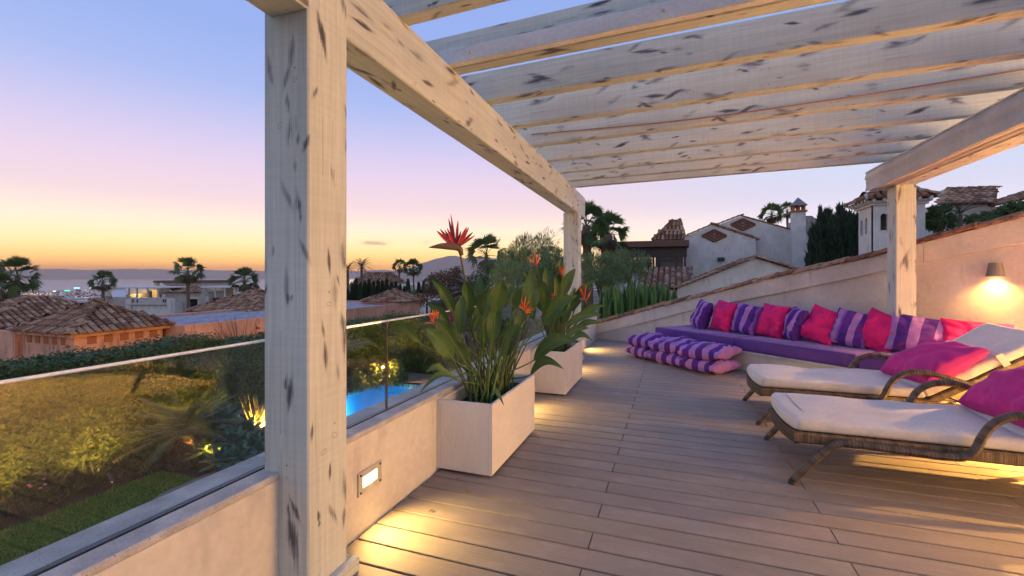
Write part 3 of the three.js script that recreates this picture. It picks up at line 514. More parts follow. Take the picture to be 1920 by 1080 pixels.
// floor cushions in three stacks of two
{
  const spots = [[0.24, 0.31, -0.12, 'farthest stack'], [0.82, 0.34, 0.03, 'middle stack'], [1.40, 0.37, 0.08, 'nearest stack']];
  spots.forEach(([x, z, a, l], i) => {
    for (let k = 0; k < 2; k++) {
      const y = k ? 0.272 : 0.098;
      const g = thing('floor_cushion', (k ? 'upper' : 'lower') + ' purple striped floor cushion of the ' + l.replace('farthest stack', 'stack by the far end of the bench').replace('middle stack', 'middle stack before the bench').replace('nearest stack', 'stack nearest the loungers'), 'cushion', toBench(x + (k ? 0.01 : 0.0), y, z + (k ? -0.01 : 0.02)), BA + a + (k ? 0.05 : -0.03), 'floor cushions in front of the bench');
      const geo = pillowGeo(0.62, 0.64, 0.23, 460 + i * 2 + k, { pinch: 0.04, puff: 0.3 }); geo.rotateX(-Math.PI / 2).rotateZ(k ? 0.05 : 0.0).rotateX(k ? 0.04 : 0);
      part(g, 'cover', geo, M.stripeF);
    }
  });
}
// ---------------------------------------------------------------- wicker loungers
{
  const ridge = (r) => (t, i) => r * (i % 2 ? 1 : 0.80);
  const wt = (pts, r, sx = 1, sy = 1.15) => { const cv = new THREE.CatmullRomCurve3(pts, false, 'centripetal'); const n = Math.round(cv.getLength() / 0.0055); return tube(pts, ridge(r), 10, n, { up: V(0, 0, 1), sx, sy }); };
  const caneTube = std({ map: TX.cane, color: rgb(0.98, 0.95, 0.9), roughness: 0.5 });
  const make = (z, label) => {
    const t = thing('sun_lounger', label, 'sun lounger', V(0.73, 0, z), 0, 'wicker sun loungers on the deck');
    const D = 0.77, ang = 0.56, hx = 1.22;
    part(t, 'seat_frame', merge([span(0.02, 1.95, 0.258, 0.33, -0.055, 0.0, 0.012), span(0.02, 1.95, 0.258, 0.33, -D, -D + 0.055, 0.012), span(1.9, 1.95, 0.26, 0.328, -D + 0.056, -0.056, 0.01), span(0.6, 0.64, 0.27, 0.325, -D + 0.056, -0.056, 0.01), span(1.2, 1.24, 0.27, 0.325, -D + 0.056, -0.056, 0.01)]), M.cane);
    // woven foot end, bowed a little
    { const m = new MB(), n = 16; const q = (k, y) => { const a = k / n * 2 - 1; return V(0.022 - 0.05 * (1 - a * a), y, -D / 2 - a * D / 2 * 0.999); };
      for (let k = 0; k < n; k++) { const u0 = k / n * D, u1 = (k + 1) / n * D; m.quad(q(k, 0.332), q(k + 1, 0.332), q(k + 1, 0.255), q(k, 0.255), null, [[u0, 0.08], [u1, 0.08], [u1, 0], [u0, 0]]); m.quad(q(k, 0.255), q(k + 1, 0.255), q(k + 1, 0.255).add(V(0.03, 0, 0)), q(k, 0.255).add(V(0.03, 0, 0)), null, [[u0, 0], [u1, 0], [u1, 0.03], [u0, 0.03]]); m.quad(q(k, 0.332).add(V(0.03, 0, 0)), q(k + 1, 0.332).add(V(0.03, 0, 0)), q(k + 1, 0.332), q(k, 0.332), null, [[u0, 0], [u1, 0], [u1, 0.03], [u0, 0.03]]); }
      part(t, 'foot_rail', m.build(true), M.weave2 ??= std({ map: TX.weave, bumpMap: TX.weaveB, bumpScale: 0.004, roughness: 0.55, side: THREE.DoubleSide })); }
    part(t, 'seat_weave', span(0.03, 1.9, 0.318, 0.329, -D + 0.05, -0.05, 0.003), M.weave);
    for (const s of [1, -1]) {
      const zz = s > 0 ? 0.034 : -D - 0.034, zi = s > 0 ? 0.0 : -D;
      const pts = [[0.005, 0.028], [0.07, 0.11], [0.15, 0.205], [0.215, 0.27], [0.27, 0.297], [0.36, 0.300], [0.6, 0.291], [0.8, 0.285], [0.88, 0.296], [0.93, 0.345], [0.96, 0.42], [1.01, 0.50], [1.09, 0.552], [1.2, 0.563], [1.33, 0.535], [1.5, 0.482], [1.66, 0.44], [1.78, 0.40], [1.84, 0.34]].map(([x, y]) => V(x, y, zz));
      part(t, 'side_frame', wt(pts, 0.026), caneTube);
      part(t, 'leg', wt([V(1.62, 0.27, zi - s * 0.03), V(1.70, 0.16, zi - s * 0.02), V(1.78, 0.022, zi - s * 0.0)], 0.028), caneTube);
      part(t, 'foot', new THREE.CylinderGeometry(0.02, 0.024, 0.026, 14).translate(-0.002, 0.014, zz), M.darkSteel);
    }
    // backrest
    const back = new THREE.Group(); back.name = 'backrest'; t.add(back); back.position.set(hx, 0.318, 0); back.rotation.z = ang;
    part(back, 'backrest_frame', merge([span(0, 0.98, -0.055, 0.004, -0.06, -0.008, 0.012), span(0, 0.98, -0.055, 0.004, -D + 0.008, -D + 0.06, 0.012), span(0.93, 0.98, -0.054, 0.003, -D + 0.061, -0.061, 0.01), span(0.0, 0.05, -0.054, 0.003, -D + 0.061, -0.061, 0.01)]), M.cane);
    part(back, 'backrest_weave', span(0.05, 0.93, -0.012, -0.002, -D + 0.06, -0.06, 0.002), M.weave);
    part(t, 'support_bar', merge([tube([V(1.72, 0.60, -0.1), V(1.52, 0.29, -0.1)], 0.011, 8, 2), tube([V(1.72, 0.60, -D + 0.1), V(1.52, 0.29, -D + 0.1)], 0.011, 8, 2), tube([V(1.52, 0.29, -0.06), V(1.52, 0.29, -D + 0.06)], 0.01, 8, 2), tube([V(1.36, 0.37, -0.06), V(1.62, 0.28, -0.06)], 0.009, 8, 2)]), M.darkSteel);
    // mattress: foot piece, back piece
    const sd = z < -4 ? 7 : 1;
    const wav = (p, n) => (n.y > 0.4 ? (fbm(p.x * 2.2 + sd, p.z * 2.6, 501 + sd, 3, 99, 99) - 0.5) * 0.026 + (fbm((p.x + p.z * 0.5) * 5 + sd, (p.z - p.x * 0.3) * 1.2, 505 + sd, 2, 99, 99) - 0.5) * 0.02 : (Math.abs(n.z) > 0.5 ? (fbm(p.x * 9 + sd, p.y * 6, 508, 2, 99, 99) - 0.5) * 0.012 : 0));
    const m = thing('lounger_mattress', z < -4 ? 'cream lounger mattress on the wicker lounger beside the bench' : 'cream lounger mattress on the wicker lounger farther from the bench', 'mattress', V(0.73, 0.3325, z), 0, 'cream mattresses on the loungers');
    const seat = softBox(1.27, 0.085, 0.745, 0.034, 70, 4, 40, wav);
    { const p = seat.attributes.position; for (let i = 0; i < p.count; i++) { const x = p.getX(i), zz = p.getZ(i) / 0.3725; if (x < -0.3) p.setX(i, x + 0.05 * Math.pow(Math.abs(zz), 3) * sstep(-0.3, -0.635, x)); } seat.computeVertexNormals(); }
    part(m, 'seat_cushion', seat.translate(0.615, 0.0425, -D / 2), M.canvas);
    part(m, 'seam', tube([V(0.115, 0.078, -0.03), V(0.108, 0.0885, -0.1), V(0.105, 0.0915, -0.3), V(0.105, 0.091, -0.5), V(0.108, 0.088, -0.67), V(0.115, 0.078, -0.74)], 0.0022, 5, 24), M.seam);
    const bc = new THREE.Group(); bc.name = 'back_cushion'; m.add(bc); bc.position.set(hx, -0.011, 0); bc.rotation.z = ang;
    part(bc, 'cushion', softBox(0.96, 0.085, 0.745, 0.034, 50, 4, 36, wav).translate(0.51, 0.0435, -D / 2), M.canvas);
    part(bc, 'strap', merge([box(0.05, 0.1, 0.004, 0.001).translate(0.62, 0.045, 0.006 - 0.012), box(0.05, 0.004, 0.75, 0.001).translate(0.62, 0.0935, -D / 2)]), M.canvas);
    return t;
  };
  make(-3.43, 'brown wicker sun lounger with curved arms farther from the bench'); make(-4.665, 'brown wicker sun lounger with curved arms beside the bench');
  const lp = (z, x, seed, label, yaw) => { const g = thing('lounger_pillow', label, 'pillow', V(x, 0.60, z), 0, 'pink pillows on the loungers'); const geo = pillowGeo(0.72, 0.50, 0.27, seed, { pinch: 0.05, puff: 0.36 }); geo.rotateX(-Math.PI / 2).rotateY(Math.PI / 2 + yaw); geo.rotateZ(0.60); part(g, 'cover', geo, M.pinkCloth2 ??= phys({ map: TX.cloth, bumpMap: TX.fabric, bumpScale: 0.0003, color: rgb(0.60, 0.022, 0.26), roughness: 0.85, sheen: 0.3, sheenColor: rgb(1, 0.5, 0.8), sheenRoughness: 0.5 })); };
  lp(-4.98, 2.12, 601, 'pink pillow on the lounger beside the bench', 0.12);
  lp(-3.78, 2.14, 607, 'pink pillow on the lounger farther from the bench', 0.06);
}
// ---------------------------------------------------------------- planters
{
  for (const [z, l] of [[-2.80, 'white square edged planter nearest the near post, holding bird of paradise'], [-4.99, 'white square edged planter by the far post, holding bird of paradise']]) {
    const t = thing('planter', l, 'planter', V(-1.345, 0, z - 0.49), 0, 'white planters along the parapet');
    const w = 0.415, d = 0.98, h = 0.495, y0 = 0.02, th = 0.025;
    part(t, 'side_panel', span(w / 2 - th, w / 2, y0, h, -d / 2, d / 2, 0.004), M.planter);
    part(t, 'side_panel', span(-w / 2, -w / 2 + th, y0, h, -d / 2, d / 2, 0.004), M.planter);
    part(t, 'end_panel', span(-w / 2 + th, w / 2 - th, y0, h - 0.0006, d / 2 - th, d / 2 - 0.0006, 0.003), M.planter);
    part(t, 'end_panel', span(-w / 2 + th, w / 2 - th, y0, h - 0.0006, -d / 2 + 0.0006, -d / 2 + th, 0.003), M.planter);
    part(t, 'bottom', span(-w / 2 + th, w / 2 - th, y0 + 0.002, 0.06, -d / 2 + th, d / 2 - th, 0.002), M.planter);
    for (const a of [-1, 1]) for (const b of [-1, 1]) part(t, 'foot', boxAt(0.05, 0.02, 0.05, a * 0.15, 0.011, b * 0.42, 0.002), M.darkSteel);
    const so = softBox(w - 2 * th - 0.004, 0.34, d - 2 * th - 0.004, 0.02, 12, 2, 24, (p, n) => (n.y > 0.5 ? (fbm(p.x * 14, p.z * 14, 77, 2, 99, 99) - 0.5) * 0.03 : 0)); part(t, 'soil', so.translate(0, 0.25, 0), M.soil);
  }
}
// a few dry leaf scraps on the boards by the planter
{
  const r = rng(3), m = std({ color: rgb(0.20, 0.12, 0.06), roughness: 0.9, side: THREE.DoubleSide });
  [[861, 897, 'by the near corner of the first planter'], [877, 924, 'on the third board from the first planter'], [812, 956, 'in the pool of light below the brick light']].forEach(([px, py, w]) => { const t = thing('fallen_leaf', 'tiny dry leaf scrap on the deck ' + w, 'leaf', onY(px, py, 0.006), r() * 6, 'dry leaf scraps on the deck'); part(t, 'blade', bladeScrap(r), m); });
}
function bladeScrap(r) { const m = new MB(), n = 5, L = 0.028 + r() * 0.02; const q = (i, s) => { const t = i / n; return V(t * L, 0.004 * Math.sin(t * 3), s * L * 0.2 * Math.sin(Math.PI * clamp(t, 0.04, 0.98))).add(V(0, Math.abs(s) * 0.003, 0)); }; for (let i = 0; i < n; i++) { m.quad(q(i, -1), q(i, 0), q(i + 1, 0), q(i + 1, -1)); m.quad(q(i, 0), q(i, 1), q(i + 1, 1), q(i + 1, 0)); } return m.build(); }
// ---------------------------------------------------------------- bird of paradise plants
const GREEN = (r, k = 1) => { const a = r(); return [lerp(0.04, 0.09, a) * k, lerp(0.10, 0.16, a) * k, lerp(0.02, 0.035, a) * k]; };
// paddle leaf: stalk from S, blade from B to T, folded along the midrib; bow bends it over, face turns the blade about its axis
function paddle(S, B, T, w, r, o = {}) {
  const m = new MB(), col = GREEN(r), rib = [col[0] * 2.0, col[1] * 1.7, col[2] * 1.6];
  const D = T.clone().sub(B), L = D.length(), n = 14, bow = (o.bow ?? 0.12) * L, dir = D.clone().normalize();
  const view = o.face ?? V(0, 0, 1); let side = V().crossVectors(dir, view); if (side.lengthSq() < 0.01) side = V(1, 0, 0); side.normalize(); const nor = V().crossVectors(side, dir).normalize();
  const up = V(0, 1, 0), fold = o.fold ?? 0.3, P = [];
  for (let i = 0; i <= n; i++) {
    const t = i / n, c = B.clone().addScaledVector(D, t).addScaledVector(up, Math.sin(t * Math.PI) * bow).addScaledVector(nor, Math.sin(t * Math.PI * 0.9) * bow * 0.3);
    const wd = w * 0.5 * Math.pow(Math.sin(Math.PI * Math.pow(clamp(t, 0.001, 0.999), 0.78)), 0.72) * (1 - 0.25 * t * t), row = [];
    for (let k = -3; k <= 3; k++) { const q = k / 3, wave = Math.sin(t * 9 + q * 2 + col[0] * 90) * 0.035 * w * Math.abs(q); row.push(c.clone().addScaledVector(side, wd * q * Math.cos(fold * Math.abs(q))).addScaledVector(nor, wd * Math.abs(q) * Math.sin(fold) * 0.9 + wave)); }
    P.push(row);
  }
  const rr = rng((col[0] * 1e6) | 0);
  for (let i = 0; i < n; i++) { const vein = 0.9 + rr() * 0.2; for (let k = 0; k < 6; k++) { const c = (k === 2 || k === 3) ? col.map((x, j) => lerp(x, rib[j], 0.25)) : col.map((x) => x * vein); const q = [[i, k], [i + 1, k], [i + 1, k + 1], [i, k + 1]]; m.quad(...q.map(([a, b]) => P[a][b]), c); } }
  const g1 = m.build(), st = tube([S, S.clone().lerp(B, 0.5).addScaledVector(V(B.x - S.x, 0, B.z - S.z), -0.16), B, B.clone().addScaledVector(D, 0.45).addScaledVector(up, Math.sin(0.45 * Math.PI) * bow).addScaledVector(nor, Math.sin(0.45 * Math.PI * 0.9) * bow * 0.3 + 0.001)], (t) => lerp(0.0095, 0.0028, t), 6, 18).toNonIndexed();
  const nn = st.attributes.position.count, ca = new Float32Array(nn * 3); for (let i = 0; i < nn; i++) { ca[i * 3] = rib[0] * 0.8; ca[i * 3 + 1] = rib[1] * 0.85; ca[i * 3 + 2] = rib[2] * 0.7; } st.setAttribute('color', new THREE.BufferAttribute(ca, 3));
  return mergeGeometries([g1, st]);
}
function bladeGeo(A, T, w, nor, n = 6) {     // a slim pointed sepal
  const m = new MB(), D = T.clone().sub(A), side = V().crossVectors(D, nor).normalize(), nn = V().crossVectors(side, D).normalize();
  const P = []; for (let i = 0; i <= n; i++) { const t = i / n, wd = w * Math.pow(Math.sin(Math.PI * clamp(t * 0.93 + 0.05, 0, 1)), 0.8) / 2, c = A.clone().addScaledVector(D, t); P.push([c.clone().addScaledVector(side, -wd), c.clone().addScaledVector(nn, wd * 0.5), c.clone().addScaledVector(side, wd)]); }
  for (let i = 0; i < n; i++) for (let k = 0; k < 2; k++) m.quad(P[i][k], P[i + 1][k], P[i + 1][k + 1], P[i][k + 1]);
  return m.build();
}
const sepalMat = (c) => phys({ color: rgb(...c), roughness: 0.55, side: THREE.DoubleSide });
const ORANGE = sepalMat([0.85, 0.17, 0.015]), CORAL = sepalMat([0.60, 0.07, 0.06]), BLUE = sepalMat([0.09, 0.05, 0.16]), SPATHE = std({ color: rgb(0.17, 0.10, 0.06), roughness: 0.55, side: THREE.DoubleSide });
// flower: stalk from S to H, beak pointing to K, sepals fanned about 'fan' direction
function birdFlower(plant, S, H, K, size, mat, seed, spread = 1.0) {
  const r = rng(seed), f = new THREE.Group(); f.name = 'flower'; plant.add(f);
  const mid = S.clone().lerp(H, 0.55).add(V((r() - 0.5) * 0.03, 0, 0));
  part(f, 'stalk', tube([S, mid, H], (t) => lerp(0.0095, 0.0075, t), 7, 20), std({ color: rgb(0.12, 0.13, 0.05), roughness: 0.6 }));
  const bd = K.clone().sub(H), bl = bd.length();
  part(f, 'beak', tube([H.clone().addScaledVector(V(0, -1, 0), bl * 0.22).addScaledVector(bd, -0.08), H, H.clone().addScaledVector(bd, 0.5).add(V(0, bl * 0.06, 0)), K], (t) => bl * 0.115 * Math.pow(Math.sin(Math.PI * clamp(0.18 + t * 0.82, 0, 1)), 0.9) + 0.0006, 8, 22), SPATHE);
  const ax = bd.clone().normalize(), base = H.clone().addScaledVector(bd, 0.18).add(V(0, bl * 0.05, 0)), sd = V().crossVectors(ax, V(0, 1, 0)).normalize();
  const n = 12; for (let i = 0; i < n; i++) {
    const a = lerp(-0.75, 0.95, i / (n - 1)) * spread + (r() - 0.5) * 0.12, d = V(0, 1, 0).multiplyScalar(Math.cos(a)).addScaledVector(ax, -Math.sin(a)).addScaledVector(sd, (r() - 0.5) * 1.1).normalize(), L = size * (0.6 + 0.5 * r()) * (1 - 0.25 * Math.abs(a));
    part(f, 'sepal', bladeGeo(base.clone().addScaledVector(ax, -i * size * 0.012), base.clone().addScaledVector(d, L), size * (0.07 + 0.06 * r()), sd.clone().add(V(r() - 0.5, 0, r() - 0.5))), i === 2 || i === 7 ? BLUE : mat);
  }
  for (let i = 0; i < 3; i++) part(f, 'dry_sepal', bladeGeo(base, base.clone().add(V((r() - 0.3) * size * 0.8, size * (0.1 - r() * 0.3), (r() - 0.5) * 0.1).addScaledVector(ax, (r() - 0.5) * size)), size * 0.04, V(0, 1, 0)), SPATHE);
}
{
  const p1 = thing('bird_of_paradise_plant', 'bird of paradise plant with one tall red flower in the planter nearest the near post', 'plant', V(-1.345, 0.42, -3.29));
  const p2 = thing('bird_of_paradise_plant', 'bird of paradise plant with several orange flowers in the planter by the far post', 'plant', V(-1.345, 0.42, -5.48));
  const put = (plant, list, seed, cz, zr, fill) => {
    const r = rng(seed), loc = (v) => v.sub(plant.position);
    const root = () => V((r() - 0.5) * 0.22, -0.01, (r() - 0.5) * zr);
    for (const [bx, by, tx, ty, w, d0, d1, o] of list) part(plant, 'leaf', paddle(root(), loc(at(bx, by, d0)), loc(at(tx, ty, d1)), w * d1 / FOC * 1.12, r, { face: V(0.3, 0.25, 1), ...(o || {}) }), M.leafy);
    for (let i = 0; i < fill; i++) {
      const a = r() * 6.28, lean = 0.1 + r() * 0.34, h = 0.32 + r() * 0.42, S = root(), B = V(S.x * 1.5 + Math.cos(a) * lean * 0.55, h, S.z * 1.2 + Math.sin(a) * lean), T = B.clone().add(V(Math.cos(a) * (0.06 + r() * 0.12), 0.16 + r() * 0.16, Math.sin(a) * (0.06 + r() * 0.15)));
      part(plant, 'leaf', paddle(S, B, T, 0.09 + r() * 0.06, r, { face: V(r() - 0.3, 0.3, 1), fold: 0.25 + r() * 0.6 }), M.leafy);
    }
    const st = []; for (let i = 0; i < 36; i++) { const S = root(), a = r() * 6.28, q = r(); st.push(tube([S, V(S.x * 1.1 + Math.cos(a) * 0.06, 0.16 + q * 0.1, S.z * 1.1 + Math.sin(a) * 0.09), V(S.x * 1.25 + Math.cos(a) * 0.14, 0.34 + q * 0.22, S.z * 1.3 + Math.sin(a) * 0.26)], (t) => lerp(0.009, 0.005, t), 6, 8)); }
    st.forEach((g) => part(plant, 'stalk', g, M.stalk ??= std({ color: rgb(0.085, 0.115, 0.035), roughness: 0.5 })));
  };
  put(p1, [
    [888, 622, 939, 534, 27, 3.35, 3.35, { fold: 0.18 }], [861, 628, 869, 553, 24, 3.2, 3.2, { fold: 0.4 }], [842, 610, 799, 566, 20, 3.3, 3.3, { fold: 0.5 }], [854, 648, 812, 599, 32, 3.25, 3.2, { fold: 0.2 }], [849, 672, 799, 616, 32, 3.15, 3.1, { fold: 0.2 }],
    [996, 582, 995, 506, 31, 3.5, 3.5, { fold: 0.15, bow: 0.02 }], [1018, 607, 1084, 553, 22, 3.6, 3.5], [1000, 676, 1088, 641, 27, 3.5, 3.3, { bow: 0.2, fold: 0.2 }], [994, 703, 1058, 692, 19, 3.45, 3.3, { bow: 0.3 }], [921, 740, 946, 762, 11, 3.1, 3.0, { bow: 0.4 }],
    [786, 642, 724, 617, 20, 3.1, 3.0, { bow: 0.22 }], [862, 714, 786, 738, 13, 3.0, 2.9, { bow: 0.3 }], [836, 693, 797, 699, 12, 3.05, 3.0, { bow: 0.2 }], [922, 642, 937, 566, 27, 3.4, 3.45, { fold: 0.35 }], [938, 632, 988, 622, 16, 3.4, 3.3, { bow: 0.2 }], [905, 655, 915, 590, 24, 3.45, 3.5], [968, 640, 985, 575, 22, 3.6, 3.65], [875, 680, 850, 640, 22, 3.3, 3.3], [950, 668, 975, 610, 20, 3.3, 3.3, { fold: 0.6 }],
  ], 71, 0, 0.5, 12);
  put(p2, [
    [1052, 560, 1079, 503, 20, 5.4, 5.3], [1070, 585, 1116, 523, 18, 5.4, 5.3], [1082, 600, 1137, 572, 14, 5.3, 5.2], [1045, 545, 1052, 484, 18, 5.6, 5.6], [1012, 560, 1005, 492, 18, 5.7, 5.7], [1030, 570, 1022, 500, 18, 5.5, 5.5], [1062, 610, 1130, 590, 16, 5.2, 5.1], [1080, 615, 1128, 605, 12, 5.2, 5.1], [1040, 600, 1060, 550, 22, 5.3, 5.3], [1000, 600, 985, 545, 18, 5.6, 5.6], [1060, 630, 1105, 615, 14, 5.2, 5.1], [1020, 610, 1040, 560, 20, 5.4, 5.4], [1070, 640, 1112, 640, 12, 5.1, 5.0, { bow: 0.3 }],
  ], 73, 0, 0.6, 20);
  const L1 = (px, py, d) => at(px, py, d).sub(p1.position), L2 = (px, py, d) => at(px, py, d).sub(p2.position);
  birdFlower(p1, V(-0.02, 0, 0.05), L1(861, 466, 3.3), L1(803, 464, 3.22), 0.235, CORAL, 11, 1.1);
  birdFlower(p1, V(-0.05, 0, 0.2), L1(816, 608, 3.2), L1(796, 606, 3.15), 0.11, ORANGE, 12, 0.5);
  birdFlower(p1, V(0.05, 0, -0.1), L1(985, 586, 3.5), L1(966, 572, 3.45), 0.125, ORANGE, 13, 1.3);
  birdFlower(p2, V(0, 0, 0.1), L2(1006, 497, 5.6), L2(992, 496, 5.5), 0.19, ORANGE, 14, 1.2);
  birdFlower(p2, V(0.02, 0, 0), L2(1054, 517, 5.5), L2(1046, 512, 5.4), 0.17, ORANGE, 15, 0.7);
  birdFlower(p2, V(0.04, 0, -0.1), L2(1098, 566, 5.3), L2(1085, 560, 5.2), 0.22, ORANGE, 16, 0.6);
  birdFlower(p2, V(-0.04, 0, -0.1), L2(1025, 535, 5.6), L2(1020, 531, 5.6), 0.14, CORAL, 17, 0.3);
  birdFlower(p2, V(0.02, 0, 0.2), L2(1038, 560, 5.3), L2(1028, 562, 5.2), 0.10, CORAL, 18, 0.6);
}
// ---------------------------------------------------------------- ground: garden, hillside, coast and sea
const GY = -3.0;
const hillY = (x, z) => {          // one height for every place
  const d = x * FX + z * FZ, lat = x * RX + z * RZ, r = Math.hypot(x, z);
  const n = (fbm(x / 260, z / 260, 601, 4, 9999, 9999) - 0.5);
  if (x > -12.1 && x < -5.3 && z > -16.5 && z < -10.6) return GY - 2.2;      // the pool's pit
  if (r < 26) return GY - 0.06;
  const a = Math.atan2(lat, Math.max(1, d)) * 180 / Math.PI;               // bearing from the lens axis
  let y = GY - 0.06 - 0.115 * (Math.min(r, 330) - 26) * sstep(26, 70, r); y -= sstep(330, 3400, r) * 84;
  const right = sstep(-4, 24, a); y = lerp(y, GY + 0.4 + (r - 26) * 0.012, right * (1 - sstep(150, 900, r))); y += n * clamp((r - 60) * 0.06, 0, 26) * (1 - sstep(2800, 4000, r));
  return y;
};
const SEA = -128;
{
  const m = [], nR = 110, nA = 150, rad = (i) => 3 * Math.pow(4600 / 3, i / nR), pos = [], uv = [], idx = [];
  for (let i = 0; i <= nR; i++) for (let k = 0; k <= nA; k++) { const a = k / nA * Math.PI * 2, r = rad(i), x = Math.cos(a) * r, z = Math.sin(a) * r; let y = hillY(x, z); if (r > 3500) y = lerp(y, SEA - 6, sstep(3500, 4500, r)); pos.push(x, y, z); uv.push(x, z); }
  for (let i = 0; i < nR; i++) for (let k = 0; k < nA; k++) { const a = i * (nA + 1) + k, b = a + nA + 1; idx.push(a, a + 1, b, a + 1, b + 1, b); }
  pos.push(0, GY - 0.06, 0); uv.push(0, 0); const c = pos.length / 3 - 1; for (let k = 0; k < nA; k++) idx.push(c, k + 1, k);
  const g = new THREE.BufferGeometry(); g.setAttribute('position', new THREE.Float32BufferAttribute(pos, 3)); g.setAttribute('uv', new THREE.Float32BufferAttribute(uv, 2)); g.setIndex(idx); g.computeVertexNormals();
  tag(part(scene, 'ground', g, M.land), null, null, null, 'structure');
  const s = new THREE.CircleGeometry(19000, 96).rotateX(-Math.PI / 2).translate(0, SEA, 0); tag(part(scene, 'sea', s, M.sea), null, null, null, 'structure');
}
// far coast and mountains
{
  const ridgeLine = (name, d, pts, rough, seed, mat) => {
    const m = new MB(), P = []; for (let i = 0; i < pts.length - 1; i++) { const n = Math.max(2, Math.round((pts[i + 1][0] - pts[i][0]) / 5)); for (let k = 0; k < n; k++) { const t = k / n, px = lerp(pts[i][0], pts[i + 1][0], t), py = lerp(pts[i][1], pts[i + 1][1], t); P.push([px, py - (fbm(px / 24, 3, seed, 4, 9999, 9) - 0.5) * rough]); } }
    P.push(pts[pts.length - 1]);
    const rows = 5; const q = (i, k) => { const [px, py] = P[i], t = k / rows, h = EYE + (HY - py) * d / FOC; const y = lerp(SEA - 40, h, Math.pow(t, 0.8)) + (k > 0 && k < rows ? (fbm(px / 9, k * 1.7, seed + 4, 3, 9999, 99) - 0.5) * (h - SEA) * 0.16 : 0); return at(px, HY, d * (0.9 + 0.1 * t)).setY(y); };
    for (let i = 0; i < P.length - 1; i++) { for (let k = 0; k < rows; k++) m.quad(q(i, k), q(i + 1, k), q(i + 1, k + 1), q(i, k + 1)); const b = (j) => at(P[j][0], HY, d * 1.12).setY(SEA - 40); m.quad(q(i, rows), q(i + 1, rows), b(i + 1), b(i)); }
    tag(part(scene, name, m.build(true), mat), null, null, null, 'structure');
  };
  const far = std({ color: rgb(0.52, 0.39, 0.31), roughness: 1 });
  ridgeLine('far_mountains', 17500, [[-260, 505], [-60, 507], [60, 506], [90, 504], [160, 506], [240, 504.5], [300, 505], [330, 506], [400, 507], [470, 508], [560, 509], [660, 508.5], [720, 506], [760, 509], [860, 512]], 2.4, 711, far);
  ridgeLine('coast_mountain', 11000, [[690, 516], [730, 511], [770, 503], [790, 494], [815, 486], [838, 481], [855, 480], [872, 484], [900, 482], [940, 486], [1000, 492], [1080, 500], [1200, 508], [1360, 512]], 3.5, 717, std({ color: rgb(0.40, 0.31, 0.25), roughness: 1 }));
}
// lawn, beds and paving of the garden below
{
  const flat = (x0, x1, z0, z1, y) => { const g = new THREE.PlaneGeometry(x1 - x0, z1 - z0, 1, 1).rotateX(-Math.PI / 2).translate((x0 + x1) / 2, y, (z0 + z1) / 2); return planar(g); };
  tag(part(scene, 'lawn', flat(-10.9, -1.9, -9.2, 4, GY), M.grass), null, null, null, 'structure');
  tag(part(scene, 'flower_bed', flat(-12, -10.75, -10.6, 4, GY + 0.006), M.soil), null, null, null, 'structure');
  tag(part(scene, 'flower_bed', flat(-11.6, -8.7, -10.5, -6.9, GY + 0.012), M.soil), null, null, null, 'structure');
  // blades over the lawn that shows
  const blade = new THREE.BufferGeometry(); blade.setAttribute('position', new THREE.Float32BufferAttribute([-0.006, 0, 0, 0.006, 0, 0, 0.004, 0.055, 0.012], 3)); blade.setAttribute('normal', new THREE.Float32BufferAttribute([0, 0.5, 1, 0, 0.5, 1, 0, 0.5, 1], 3)); blade.setAttribute('uv', new THREE.Float32BufferAttribute([0, 0, 1, 0, 0.5, 1], 2));
  const N = 52000, im = new THREE.InstancedMesh(blade, std({ color: rgb(1, 1, 1), roughness: 0.7, side: THREE.DoubleSide }), N), r = rng(31), mt = new THREE.Matrix4(), q = new THREE.Quaternion(), c = new THREE.Color();
  for (let i = 0; i < N; i++) { const x = -10.75 + r() * 6.2, z = -7.4 + r() * 5.6; if (x > -9.5 && z < -5.75) { i--; continue; } if (z < -6.9) { i--; continue; } q.setFromEuler(new THREE.Euler((r() - 0.5) * 0.9, r() * 6.28, (r() - 0.5) * 0.9)); const s = 0.6 + r() * 0.7, p = fbm(x * 0.8, z * 0.8, 33, 3, 999, 999); mt.compose(V(x, GY, z), q, V(s, s, s)); im.setMatrixAt(i, mt); c.setRGB(0.11 + p * 0.10 + r() * 0.02, 0.25 + p * 0.12 + r() * 0.04, 0.026); im.setColorAt(i, c); }
  im.name = 'grass'; tag(im, 'short green lawn grass beside the flower bed', 'grass', null, 'stuff'); scene.add(im);
}
